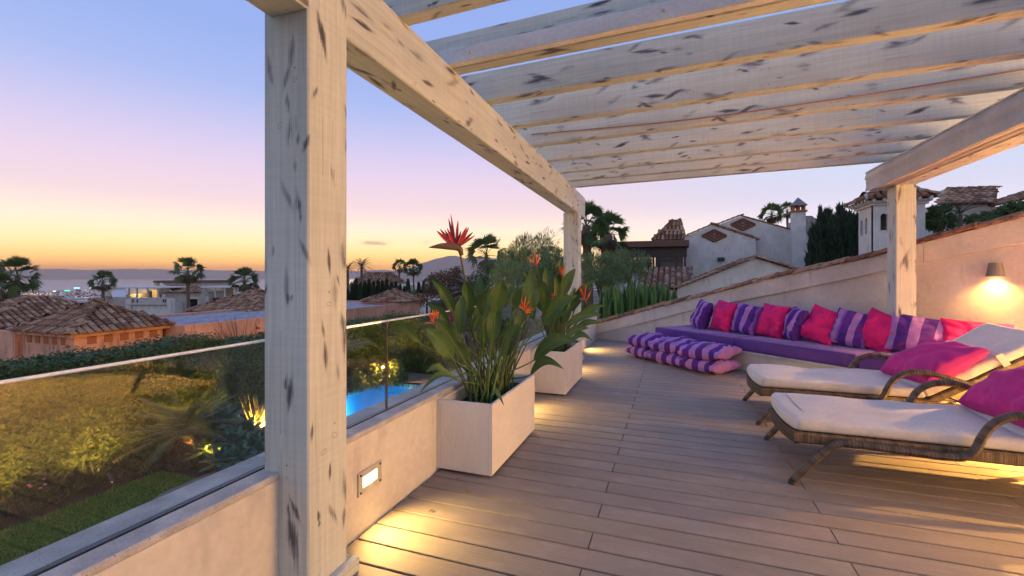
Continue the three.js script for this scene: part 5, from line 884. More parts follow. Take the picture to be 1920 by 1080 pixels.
bushyTree(1125, 520, 17, 0.95, 0.8, OLIVE, 'pale feathery tamarisk right of the far timber post', { n: 6000, size: 0.18, spike: true, ratio: 0.10, lift: 0.9, rough: 0.7 });
bushyTree(1180, 508, 18, 0.75, 0.7, OLIVE, 'small pale feathery shrub before the dark sun room', { n: 4000, size: 0.16, spike: true, ratio: 0.10, lift: 0.9, rough: 0.7, name: 'shrub', cat: 'shrub' });
bushyTree(960, 510, 36, 1.5, 1.4, DARKG, 'dark round tree right of the open crowned palm', { n: 4500, size: 0.13 });
bushyTree(1030, 500, 30, 1.3, 1.2, DARKG, 'dark tree against the glow left of the far post', { n: 3800, size: 0.12 });
bushyTree(1025, 474, 34, 0.8, 0.55, DARKG, 'thin topped dark tree against the glow', { n: 900, size: 0.1, clumps: 14 });
bushyTree(1075, 500, 28, 1.0, 0.9, DARKG, 'dark tree directly behind the far post', { n: 2600, size: 0.12 });
bushyTree(912, 548, 22, 0.95, 1.2, MIDG, 'green tree under the open crowned palm', { n: 4200, size: 0.1 });
bushyTree(890, 590, 20, 1.0, 0.9, MIDG, 'green shrub behind the glass by the tall red flower', { n: 3500, size: 0.1, name: 'shrub', cat: 'shrub' });
bushyTree(1190, 474, 40, 1.6, 0.5, DARKG, 'low dark tree line behind the sun room roof', { n: 1500, size: 0.12 });
bushyTree(1762, 420, 15, 0.42, 0.62, MIDG, 'green shrub right of the arched tower', { n: 4200, size: 0.09, name: 'shrub', cat: 'shrub' });
bushyTree(1852, 420, 13, 0.5, 0.34, MIDG, 'flowering shrub above the coping near the wall lamp', { n: 4200, size: 0.085, name: 'shrub', cat: 'shrub' });
bushyTree(1905, 406, 13, 0.45, 0.36, MIDG, 'green shrub above the coping at the wall lamp end', { n: 3600, size: 0.085, name: 'shrub', cat: 'shrub' });
featherPalm(1800, 402, 16, 0.75, { label: 'small arching palm between shrub and tiled villa', n: 22, trunk: 0.08 });
bushyTree(770, 565, 50, 1.4, 1.2, MIDG, 'green tree below the fan palm pair', { n: 1800, size: 0.16 });
{ // bare winter twigs in front of the pink garage wall
  const p = onX(450, 640, -17.4), t = thing('bare_shrub', 'leafless brown shrub against the pink wall', 'shrub', V(p.x, GY - 0.1, p.z)), r = rng(17);
  for (let i = 0; i < 26; i++) { const a = r() * 6.28, s = 0.5 + r() * 0.9; part(t, 'twig', tube([V(0, 0, 0), V(Math.cos(a) * s * 0.4, 1.3 + r() * 0.4, Math.sin(a) * s * 0.4), V(Math.cos(a) * s, 2.0 + r() * 0.9, Math.sin(a) * s)], (q) => lerp(0.018, 0.004, q), 5, 6), M.twig ??= std({ color: rgb(0.16, 0.08, 0.05), roughness: 1 })); }
}
// column stemmed spurge behind the end wall
{
  const t0 = at(1197, 560, 12.2), t = thing('column_spurge', 'dense clump of upright ridged green spurge stems behind the end wall', 'plant', V(t0.x, -1.2, t0.z)), r = rng(23);
  const prof = []; for (let i = 0; i <= 12; i++) { const q = i / 12; prof.push(new THREE.Vector2(0.042 * (q > 0.85 ? Math.sqrt(Math.max(0, 1 - ((q - 0.85) / 0.15) ** 2)) : 0.85 + 0.15 * Math.sin(q * 26)) + 0.001, q)); }
  const star = new THREE.LatheGeometry(prof, 10), p = star.attributes.position; for (let i = 0; i < p.count; i++) { const k = Math.round(Math.atan2(p.getZ(i), p.getX(i)) / (Math.PI / 5)); if (k % 2) { p.setX(i, p.getX(i) * 0.62); p.setZ(i, p.getZ(i) * 0.62); } } star.computeVertexNormals();
  const ms = [[0.09, 0.18, 0.022], [0.065, 0.13, 0.02], [0.12, 0.22, 0.03], [0.045, 0.09, 0.016]].map((c) => std({ color: rgb(...c), roughness: 0.6 }));
  for (let i = 0; i < 230; i++) { const u = r(), dz = r() * 1.5, px = lerp(1128, 1266, u), topY = lerp(530, 512, Math.sin(u * Math.PI)) + dz * 6 - 6 + (r() + r()) * 22 - (1 - dz / 1.5) * -14, d = 11.6 + dz, w = at(px, topY, d), s = part(t, 'stem', star, ms[Math.floor(r() * 4)]); s.position.set(w.x - t0.x, 0, w.z - t0.z); const H = w.y + 1.2, k = 0.85 + r() * 0.5; s.scale.set(k, H, k); s.rotation.set((r() - 0.5) * 0.1, r() * 6, (r() - 0.5) * 0.1); }
}
// ---------------------------------------------------------------- tiled roofs
const tileGeo = (() => { const g = []; for (let v = 0; v < 2; v++) { const m = new MB(), n = 5, L = 0.44, R0 = 0.098, R1 = 0.082, q = (k, t) => { const a = Math.PI * k / n, R = lerp(R0, R1, t); return V(Math.cos(a) * R, Math.sin(a) * R * 0.85 + (1 - t) * 0.022 + v * 0.004, -t * L); }; for (let k = 0; k < n; k++) { m.quad(q(k, 0), q(k + 1, 0), q(k + 1, 1), q(k, 1), null, [[k * 0.05 + v, 0], [k * 0.05 + 0.05 + v, 0], [k * 0.05 + 0.05 + v, L], [k * 0.05 + v, L]]); } for (let k = 0; k < n - 1; k++) { m.tri(q(0, 0), q(k + 2, 0), q(k + 1, 0)); } g.push(m.build()); } return g; })();
// a roof plane from eave ends A, B up to ridge ends C (above B) and D (above A); tiles run up the slope
function tilePlane(parent, A, B, C, D, o = {}) {
  const e = B.clone().sub(A), W = e.length(); e.normalize(); const up0 = D.clone().add(C).multiplyScalar(0.5).sub(A.clone().add(B).multiplyScalar(0.5)); let n = V().crossVectors(e, up0).normalize(); if (n.y < 0) n.negate(); const s = V().crossVectors(n, e).normalize(); if (s.y < 0) s.negate();
  const loc = (P) => { const v = P.clone().sub(A); return [v.dot(e), v.dot(s)]; }, c = loc(C), dd = loc(D), Hs = Math.max(c[1], dd[1]), pit = o.pitch ?? 0.24, row = o.row ?? 0.36, r = rng(o.seed ?? 5);
  const m = new MB(); m.quad(A, B, C, D, null, [[0, 0], [W, 0], c, dd]); const lift = n.clone().multiplyScalar(-0.03); part(parent, 'roof_slab', m.build().translate(lift.x, lift.y, lift.z), o.slab ?? M.brownRoofDS ?? (M.brownRoofDS = std({ color: rgb(0.13, 0.07, 0.05), roughness: 1, side: THREE.DoubleSide })));
  const basis = new THREE.Matrix4().makeBasis(e, n, s.clone().negate()), stuff = [], sc = pit / 0.24; let count = 0;
  for (let i = Math.floor(Math.min(0, dd[0]) / pit); i < Math.floor(Math.max(W, c[0]) / pit); i++) for (let j = -0.15; j < Hs / row; j++) {
    const x = (i + 0.5) * pit + (r() - 0.5) * 0.012, y = j * row; const l = lerp(0, dd[0], clamp(y / dd[1], 0, 1)), h = lerp(W, c[0], clamp(y / c[1], 0, 1)); if (x < l + 0.02 || x > h - 0.02 || y > Hs - (o.trim ?? 0.1)) continue;
    const mt = basis.clone().multiply(new THREE.Matrix4().makeRotationY((r() - 0.5) * 0.05)).scale(V(sc, sc * (0.9 + 0.2 * r()), sc)); mt.setPosition(A.clone().addScaledVector(e, x).addScaledVector(s, y).addScaledVector(n, (r() - 0.5) * 0.008));
    if (o.single && count < (o.max ?? 150)) { const t = part(parent, 'tile', tileGeo[i & 1], tileMats[Math.floor(r() * 5)]); t.applyMatrix4(mt); count++; }
    else { const g = tileGeo[0].clone().applyMatrix4(mt), k = tileMats[Math.floor(r() * 5)].color, N = g.attributes.position.count, ca = new Float32Array(N * 3); for (let q = 0; q < N; q++) { ca[q * 3] = k.r; ca[q * 3 + 1] = k.g; ca[q * 3 + 2] = k.b; } g.setAttribute('color', new THREE.BufferAttribute(ca, 3)); stuff.push(g); }
  }
  if (stuff.length) part(parent, 'tiles', mergeGeometries(stuff), roofStuff, null, 'stuff');
}
function capRow(parent, A, B, seed) { const D = B.clone().sub(A), L = D.length(), r = rng(seed), n = Math.max(1, Math.round(L / 0.36)); D.normalize(); const side = V().crossVectors(D, V(0, 1, 0)).normalize(), up = V().crossVectors(side, D).normalize(), bs = new THREE.Matrix4().makeBasis(side, up, D.clone().negate()); for (let i = 0; i < n; i++) { const t = part(parent, 'ridge_tile', tileGeo[0], tileMats[Math.floor(r() * 5)]); const m = bs.clone().scale(V(1.15, 0.95, 1)); m.setPosition(A.clone().addScaledVector(D, i * L / n).add(V(0, 0.01 + r() * 0.01, 0))); t.applyMatrix4(m); } }
function hipRoof(parent, x0, x1, z0, z1, ye, yr, o = {}) {       // group coordinates; z1 is the side towards the terrace
  const w = x1 - x0, d = z1 - z0, alongX = w > d, k = Math.min(w, d) / 2 - (o.extra ?? 0), R0 = alongX ? V(x0 + k, yr, (z0 + z1) / 2) : V((x0 + x1) / 2, yr, z0 + k), R1 = alongX ? V(x1 - k, yr, (z0 + z1) / 2) : V((x0 + x1) / 2, yr, z1 - k);
  const a = V(x0, ye, z1), b = V(x1, ye, z1), c = V(x1, ye, z0), e = V(x0, ye, z0), S = { ...o };
  if (alongX) { tilePlane(parent, a, b, R1, R0, { ...S, seed: 1 }); tilePlane(parent, b, c, R1.clone().add(V(0, 0, -0.01)), R1, { ...S, seed: 2 }); tilePlane(parent, c, e, R0, R1, { seed: 3 }); tilePlane(parent, e, a, R0, R0.clone().add(V(0, 0, -0.01)), { seed: 4 }); }
  else { tilePlane(parent, a, b, R1.clone().add(V(0.01, 0, 0)), R1, { ...S, seed: 1 }); tilePlane(parent, b, c, R0, R1, { ...S, seed: 2 }); tilePlane(parent, c, e, R0, R0.clone().add(V(0.01, 0, 0)), { seed: 3 }); tilePlane(parent, e, a, R1, R0, { seed: 4 }); }
  capRow(parent, b, alongX ? R1 : R1, 11); capRow(parent, a, alongX ? R0 : R1, 12); capRow(parent, c, alongX ? R1 : R0, 13); if (R0.distanceTo(R1) > 0.3) capRow(parent, R0, R1, 14);
  part(parent, 'eave_board', merge([span(x0 + 0.1, x1 - 0.1, ye - 0.14, ye - 0.025, z1 - 0.22, z1 - 0.1, 0.01), span(x1 - 0.22, x1 - 0.1, ye - 0.14, ye - 0.026, z0 + 0.1, z1 - 0.2205, 0.01)]), o.eave ?? M.pinkWall);
}
// ---------------------------------------------------------------- pink garage court across the hedge
{
  const t = thing('garage_pavilion', 'small pink pavilion with tiled hip roof and row of square vents', 'building', V(-20.75, -3.3, -10.97));
  part(t, 'wall', planar(span(-1.5, 1.5, 0, 2.66, -1.42, 1.42, 0.01)), M.pinkWall);
  for (let i = 0; i < 5; i++) { part(t, 'vent', span(1.502, 1.53, 2.25, 2.5, 1.05 - i * 0.5 - 0.26, 1.05 - i * 0.5, 0.004), M.terra ??= std({ color: rgb(0.42, 0.15, 0.06), roughness: 1 })); part(t, 'vent', span(-1.2 + i * 0.5, -1.2 + i * 0.5 + 0.24, 2.25, 2.5, 1.422, 1.45, 0.004), M.terra); }
  hipRoof(t, -1.78, 1.78, -1.7, 1.7, 2.68, 3.62, { single: true, max: 75 });
  const t2 = thing('garage_pavilion', 'farther pink pavilion with weathered tiled hip roof at the seaward side', 'building', V(-28.4, -3.3, -12.6));
  part(t2, 'wall', planar(span(-2.3, 2.3, 0, 2.5, -2.6, 2.6, 0.01)), M.pinkWall); hipRoof(t2, -2.65, 2.65, -3.0, 3.0, 2.52, 3.62, { single: true, max: 110 });
  const w = thing('garage_block', 'long pink garage block with flat gravel roof behind the hedge', 'building', V(-18.3, -3.4, -20.5));
  const op = [[0.6, 2.46], [3.1, 4.8], [5.3, 6.8], [7.2, 8.7]], shape = []; // openings along the front, z local
  const zmin = -7.9, zmax = 9.2, topY = 2.75, hol = op.map(([a, b]) => [[a, 0.02], [b, 0.02], [b, 1.92], [a, 1.92]]);
  part(w, 'front_wall', planar(extr([[zmin, 0], [zmax, 0], [zmax, topY], [zmin, topY]], 0.3, 0, hol).rotateY(Math.PI / 2)), M.pinkWall);
  part(w, 'back_wall', planar(span(-6.3, -6.0, 0, topY, -zmax, -zmin, 0.01)), M.pinkWall); part(w, 'end_wall', planar(span(-6, -0.301, 0, topY, -zmax, -zmax + 0.3, 0.01)), M.pinkWall); part(w, 'end_wall', planar(span(-6, -0.301, 0, topY, -zmin - 0.3, -zmin, 0.01)), M.pinkWall);
  part(w, 'flat_roof', planar(span(-5.99, -0.302, topY - 0.34, topY - 0.1, -zmax + 0.302, -zmin - 0.302, 0.01)), M.gravel);
  op.forEach(([a, b]) => part(w, 'garage_door', span(-0.34, -0.305, 0.02, 1.9, -b + 0.02, -a - 0.02, 0.006), M.garage ??= std({ color: rgb(0.16, 0.045, 0.03), roughness: 0.7 })));
  for (const z of [4.6, -6.2]) part(w, 'spout', new THREE.CylinderGeometry(0.05, 0.05, 0.22, 12).rotateZ(Math.PI / 2).translate(0.08, 2.3, z), M.terra);
  const w3 = thing('garage_pavilion', 'small hip roofed pavilion at the far corner of the garage block', 'building', V(-19.9, -3.3, -29.3));
  part(w3, 'wall', planar(span(-1.4, 1.4, 0, 2.72, -1.4, 1.4, 0.01)), M.pinkWall); hipRoof(w3, -1.75, 1.75, -1.75, 1.75, 2.74, 3.55);
  const w4 = thing('garage_pavilion', 'tiled hip roof pavilion beyond the gravel roof beside the near post', 'building', V(-25.6, -3.3, -22.2));
  part(w4, 'wall', planar(span(-2.3, 2.3, 0, 2.45, -2.3, 2.3, 0.01)), M.brownWall ??= std({ map: TX.pink, color: rgb(0.22, 0.12, 0.09), roughness: 1 })); hipRoof(w4, -2.7, 2.7, -2.7, 2.7, 2.47, 3.7);
  const wl = thing('pink_wall', 'pink rendered garden wall joining the pavilion on the seaward side', 'wall', V(-27, -3.3, -9.35)); part(wl, 'wall', planar(span(-6, 4.7, 0, 2.62, -0.2, 0, 0.01)), M.pinkWall); part(wl, 'gate', span(1.0, 2.2, 0.1, 1.15, 0.002, 0.04, 0.01), M.garage);
}
// ---------------------------------------------------------------- houses; outlines in photo points, set at a world z
const zw = (pts, z, o) => pts.map(([a, b]) => { const p = onZ(a, b, z); return [p.x - o.x, p.y - o.y]; });
function faceOn(name, label, px, z, base, cat = 'building', group) { const p = onZ(px, HY, z); return thing(name, label, cat, V(p.x, base, z), 0, group); }
{
  const Z = -27, h = faceOn('white_house', 'white gabled house with diamond brick lattices and tall chimney', 1350, Z, -2.6), O = h.position;
  const wall = (name, pts, z, dep, mat, holes) => part(h, name, extr(zw(pts, z, O), dep, 0, (holes || []).map((q) => zw(q, z, O))).translate(0, 0, z - Z), mat ?? M.white);
  const X = (px, py, z) => { const p = onZ(px, py, z); return V(p.x - O.x, p.y - O.y, z - Z); };
  wall('gable_wall', [[1284, 600], [1284, 444], [1339, 421], [1417, 446], [1417, 600]], -27, 1.15);
  wall('gable_wall', [[1300, 600], [1300, 440], [1392, 404], [1489, 431], [1512, 436], [1512, 600]], -28.2, 6);
  // tile rows along the rakes
  const rake = (a, b, z, seed) => { const A = X(a[0], a[1], z), B = X(b[0], b[1], z), D = B.clone().sub(A), L = D.length(), r = rng(seed), n = Math.round(L / 0.3); D.normalize(); for (let i = 0; i < n; i++) { const g = part(h, 'rake_tile', tileGeo[i & 1], tileMats[Math.floor(r() * 4)]); const up = V(0, 0, 1).cross(D).normalize(); const m = new THREE.Matrix4().makeBasis(V().crossVectors(up, D.clone().negate()).normalize(), up, D.clone().negate()).scale(V(1.3, 1, 0.8)); m.setPosition(A.clone().addScaledVector(D, i * L / n).add(V(0, -0.02, 0.05))); g.applyMatrix4(m); } };
  rake([1280, 445], [1339, 420], -27.1, 1); rake([1424, 447], [1339, 420], -27.1, 2); rake([1345, 421], [1392, 403], -28.3, 3); rake([1489, 430], [1392, 403], -28.3, 4);
  const tp = (a, b, z) => X(a, b, z); tilePlane(h, tp(1424, 448, -26.95), tp(1424, 448, -26.95).add(V(0, 0, -1.2)), tp(1339, 420, -26.95).add(V(0, 0, -1.2)), tp(1339, 420, -26.95), { seed: 21 });
  for (const [cx, cy, w, hh, z] of [[1339, 442, 23, 11, -27], [1393, 421, 23, 10.5, -28.2]]) {
    const lat = new THREE.Group(); lat.name = 'lattice_vent'; h.add(lat); const P = (u, v) => X(cx + u * w, cy + v * hh, z).add(V(0, 0, 0.03)), bar2 = (a, b, t) => part(lat, 'lattice_bar', tube([a, b], t, 4, 1), M.lat ??= std({ color: rgb(0.24, 0.085, 0.05), roughness: 0.9 }));
    const T = P(0, -1), B = P(0, 1), L = P(-1, 0), R = P(1, 0); for (const [a, b] of [[T, L], [L, B], [B, R], [R, T]]) bar2(a, b, 0.06);
    for (let i = 1; i < 4; i++) { const q = i / 4; bar2(T.clone().lerp(L, q), R.clone().lerp(B, q), 0.03); bar2(T.clone().lerp(R, q), L.clone().lerp(B, q), 0.03); bar2(L.clone().lerp(T, q), L.clone().lerp(B, q), 0.02); bar2(R.clone().lerp(T, q), R.clone().lerp(B, q), 0.02); }
    const bk = new THREE.Shape([P(0, -0.95), P(0.95, 0), P(0, 0.95), P(-0.95, 0)].map((v) => new THREE.Vector2(v.x, v.y))); part(lat, 'backing', new THREE.ShapeGeometry(bk).translate(0, 0, z - Z + 0.012), std({ color: rgb(0.40, 0.36, 0.34), roughness: 1 }));
  }
  // chimney with open lantern
  { const a = X(1486, 500, -27.2), b = X(1511, 397, -27.2), w = b.x - a.x, ch = part(h, 'chimney', span(a.x, b.x, -1, b.y, -0.2 - w * 0.8, -0.2, 0.01), M.white), k = X(1500, 385, -27.2), tp2 = X(1500, 376, -27.2), zc = -0.2 - w * 0.4;
    part(ch, 'chimney_ledge', span(a.x - 0.06, b.x + 0.06, b.y, b.y + 0.1, -0.26 - w * 0.8, -0.14, 0.01), M.terra);
    for (const s of [0.06, w / 2, w - 0.06]) for (const q of [-0.28, -0.12 - w * 0.8]) part(ch, 'lantern_pier', boxAt(0.11, k.y - b.y - 0.1, 0.11, a.x + s, (k.y + b.y + 0.1) / 2, q, 0.01), M.terra);
    part(ch, 'lantern_roof', new THREE.ConeGeometry(w * 0.86, tp2.y - k.y + 0.22, 4).rotateY(Math.PI / 4).translate((a.x + b.x) / 2, (k.y + tp2.y) / 2 + 0.1, zc), std({ map: TX.tile, color: rgb(0.36, 0.34, 0.33), roughness: 1 })); }
  // right wing behind the chimney
  wall('wing_wall', [[1510, 600], [1510, 432], [1541, 434], [1541, 600]], -29.5, 4); { const A = X(1508, 405, -29.6), B = X(1549, 433, -29.4), m = new MB(); m.quad(X(1508, 436, -29.4), B, B.clone().add(V(-0.9, 1.3, -2)), A, null, [[0, 0], [1, 0], [1, 1], [0, 1]]); part(h, 'wing_roof', extr(zw([[1508, 405], [1522, 405], [1551, 431], [1551, 435], [1508, 436]], -29.4, O), 4).translate(0, 0, -29.3 - Z), std({ map: TX.tile, color: rgb(0.46, 0.44, 0.43), roughness: 1 })); }
  // flood lamp on the gable
  { const a = X(1352, 486, -26.9); part(h, 'flood_lamp', boxAt(0.34, 0.2, 0.2, a.x, a.y, a.z - 0.05, 0.02), M.darkSteel); }
  // little turret roof
  { const a = X(1224, 449, -27.5), b = X(1285, 449, -27.5), c = X(1275, 412, -28), d = X(1261, 412, -28), dz = b.x - a.x; part(h, 'turret_wall', span(a.x + 0.15, b.x - 0.1, 1, a.y, a.z - dz + 0.1, a.z - 0.12, 0.01), M.white);
    const A = a, B = b, C = V(c.x, c.y, a.z - dz / 2 + 0.25), D = V(d.x, d.y, a.z - dz / 2 + 0.25); const md = (p, q, t, s) => p.clone().lerp(q, t).add(V(0, -s, 0));
    const A1 = md(A, D, 0.55, 0.12), B1 = md(B, C, 0.55, 0.12); tilePlane(h, A, B, B1, A1, { pitch: 0.22, seed: 31 }); tilePlane(h, A1, B1, C, D, { pitch: 0.22, seed: 32, trim: 0.4 }); const A2 = A.clone().add(V(0, 0, -dz)), D2 = D.clone().add(V(0, 0, -0.5)), B2 = B.clone().add(V(0, 0, -dz)), C2 = C.clone().add(V(0, 0, -0.5)); tilePlane(h, A2, A, D, D2, { seed: 33, trim: 0.45 }); tilePlane(h, B, B2, C2, C, { seed: 34, trim: 0.45 }); capRow(h, B, B1, 3); capRow(h, B1, C, 4); capRow(h, A, A1, 5); capRow(h, A1, D, 6); part(h, 'turret_cap', span(D.x - 0.08, C.x + 0.08, C.y - 0.3, C.y + 0.03, C.z - 0.55, C.z + 0.1, 0.02), tileMats[1]); }
  // dark glazed sun room with flat brown roof
  { const z = -25.6; const a = X(1127, 468, z), b = X(1288, 456, z); part(h, 'sun_room_roof', span(a.x - 0.15, b.x + 0.1, (a.y + b.y) / 2 - 0.05, (a.y + b.y) / 2 + 0.28, -0.2 - 1.2, z - Z + 0.3, 0.02), M.brownRoof); part(h, 'sun_room_base', span(a.x, b.x, -1, X(1200, 508, z).y, -1.2, z - Z, 0.01), M.white);
    const y0 = X(1200, 508, z).y, y1 = (a.y + b.y) / 2 - 0.05; part(h, 'sun_room_frame', merge([span(a.x, b.x, y1 - 0.55, y1, z - Z - 0.2, z - Z - 0.02, 0.01), ...[1127, 1158, 1186, 1195, 1225, 1231, 1268, 1284].map((q) => { const x = X(q, 480, z).x; return span(x - 0.06, x + 0.06, y0, y1 - 0.551, z - Z - 0.2, z - Z - 0.03, 0.01); })]), M.darkFrame);
    [[1129, 1157], [1160, 1185], [1197, 1224], [1233, 1266], [1269, 1283]].forEach(([q, w]) => part(h, 'window_pane', span(X(q, 480, z).x + 0.05, X(w, 480, z).x - 0.05, y0 + 0.02, y1 - 0.56, z - Z - 0.14, z - Z - 0.11, 0.002), M.darkGlass)); }
}
{
  const Z = -19.5, h = faceOn('white_outbuilding', 'lower white gabled outbuilding with tiled roof before the white house', 1390, Z, -2.6), O = h.position, X = (px, py, z) => { const p = onZ(px, py, z); return V(p.x - O.x, p.y - O.y, z - Z); };
  part(h, 'gable_wall', extr(zw([[1270, 620], [1270, 540], [1417, 483], [1494, 507], [1494, 620]], Z, O), 3.4), M.white);
  tilePlane(h, X(1262, 543, Z + 0.1), X(1417, 482, Z + 0.1), X(1417, 482, Z + 0.1).add(V(0, 0, -3.6)), X(1262, 543, Z + 0.1).add(V(0, 0, -3.6)), { seed: 41, pitch: 0.24 }); tilePlane(h, X(1417, 482, Z + 0.1), X(1500, 508, Z + 0.1), X(1500, 508, Z + 0.1).add(V(0, 0, -3.6)), X(1417, 482, Z + 0.1).add(V(0, 0, -3.6)), { seed: 42 });
  capRow(h, X(1264, 542, Z + 0.12), X(1416, 482, Z + 0.12), 7); capRow(h, X(1499, 508, Z + 0.12), X(1418, 482, Z + 0.12), 8);
  const A = X(1196, 540, Z - 0.8), B = X(1292, 540, Z - 0.8), C = X(1300, 498, Z - 4.2), D = X(1200, 510, Z - 4.2); tilePlane(h, A, B, C, D, { seed: 43, pitch: 0.26 }); part(h, 'low_wall', planar(span(A.x + 0.1, B.x, 0, A.y - 0.06, -3.4, -0.9, 0.01)), M.white);
}
// tower with arched openings
{
  const c = at(1637, 480, 15), a = 1.385, t = thing('arched_tower', 'white square tower with arched openings and curly tiled roof', 'tower', V(c.x + a / 2, -1.5, c.z - a / 2)), top = EYE + (HY - 386) * 15 / FOC + 1.5, arch = (x, y0, y1, w) => { const o = [[x - w / 2, y0], [x + w / 2, y0], [x + w / 2, y1 - w / 2]]; for (let k = 1; k < 8; k++) { const q = Math.PI * k / 8; o.push([x + Math.cos(q) * w / 2, y1 - w / 2 + Math.sin(q) * w / 2]); } o.push([x - w / 2, y1 - w / 2]); return o; };
  const yy = (py) => EYE + (HY - py) * 15 / FOC + 1.5, th = 0.14;
  part(t, 'wall', extr([[-a / 2, 0], [a / 2, 0], [a / 2, top], [-a / 2, top]], th, 0, [arch(-0.39, yy(432), yy(401), 0.2)]).translate(0, 0, a / 2), M.white);
  part(t, 'wall', extr([[-a / 2 + th, 0], [a / 2 - 0.001, 0], [a / 2 - 0.001, top], [-a / 2 + th, top]], th, 0, [arch(0.12, yy(436), yy(405), 0.2), arch(-0.28, yy(438), yy(407), 0.2)].map((q) => q)).rotateY(-Math.PI / 2).translate(-a / 2, 0, 0), M.white);
  part(t, 'wall', span(a / 2 - th, a / 2 - 0.001, 0, top, -a / 2, a / 2 - th - 0.001, 0.002), M.white); part(t, 'wall', span(-a / 2 + th + 0.001, a / 2 - th - 0.001, 0, top, -a / 2 - 0.0, -a / 2 + th, 0.002), M.white);
  part(t, 'cornice', merge([span(-a / 2 - 0.07, a / 2 + 0.07, top, top + 0.08, -a / 2 - 0.07, a / 2 + 0.07, 0.01), span(-a / 2 - 0.14, a / 2 + 0.14, top + 0.0805, top + 0.16, -a / 2 - 0.14, a / 2 + 0.14, 0.01)]), M.white);
  part(t, 'vent', span(-a / 2 - 0.02, -a / 2 - 0.002, yy(468), yy(458), 0.18, 0.32, 0.004), M.steel);
  const e = a / 2 + 0.26, y = top + 0.2, pk = top + 0.78, P = [V(-e, y, e), V(e, y, e), V(e, y, -e), V(-e, y, -e)], K = V(0, pk, 0); for (let i = 0; i < 4; i++) tilePlane(t, P[i], P[(i + 1) % 4], K.clone().add(V(0.004, 0, 0)), K, { seed: 51 + i, pitch: 0.24, single: i === 0 || i === 3, max: 40 }); P.forEach((p, i) => capRow(t, p.clone().add(V(0, 0.02, 0)), K, 60 + i));
  P.forEach((p) => part(t, 'corner_finial', tube([p.clone().multiply(V(0.96, 1, 0.96)), p.clone().multiply(V(1.02, 1, 1.02)).add(V(0, 0.06, 0)), p.clone().multiply(V(1.05, 1, 1.05)).add(V(0, 0.15, 0))], 0.045, 8, 6), M.white));
  for (let i = 0; i < 6; i++) for (const s of [0, 1]) { const x = -e + 0.2 + i * (2 * e - 0.4) / 5; const g = new THREE.CylinderGeometry(0.055, 0.055, 0.12, 10).rotateX(Math.PI / 2); if (s) g.rotateY(Math.PI / 2).translate(-e + 0.07, y - 0.035, x); else g.translate(x, y - 0.035, e - 0.07); part(t, 'eave_end', g, M.white); }
}
// tiled villa far right
{
  const Z = -24, h = faceOn('tiled_villa', 'white villa with long brown tiled roof above the end wall', 1850, Z, -2), O = h.position, X = (px, py, z) => { const p = onZ(px, py, z); return V(p.x - O.x, p.y - O.y, z - Z); };
  part(h, 'wall', extr(zw([[1762, 560], [1762, 382], [1866, 380], [1866, 560]], Z - 0.3, O), 5).translate(0, 0, -0.3), M.white);
  tilePlane(h, X(1756, 383, Z), X(1868, 380, Z), X(1872, 352, Z - 2.6), X(1776, 355, Z - 2.6), { seed: 71 }); capRow(h, X(1776, 355, Z - 2.6), X(1874, 352, Z - 2.6), 9);
  const wx = X(1866, 383, Z).x, wy = X(1866, 383, Z).y - 0.05; part(h, 'wall', planar(span(wx + 0.35, wx + 6, -1, wy - 0.12, -0.6, 8, 0.02)), M.white); part(h, 'fascia', span(wx + 0.12, wx + 0.34, wy - 0.26, wy - 0.06, -0.5, 8.2, 0.01), M.white); part(h, 'gutter', span(wx + 0.02, wx + 0.115, wy - 0.13, wy - 0.05, -0.4, 8.2, 0.01), M.white);
  tilePlane(h, V(wx, wy, -2.4), V(wx, wy, 8.3), V(wx + 3.4, wy + 1.25, 8.3), V(wx + 3.4, wy + 1.25, -2.4), { seed: 72 }); capRow(h, V(wx + 3.4, wy + 1.27, 8.3), V(wx + 3.4, wy + 1.27, -2.4), 73);
}
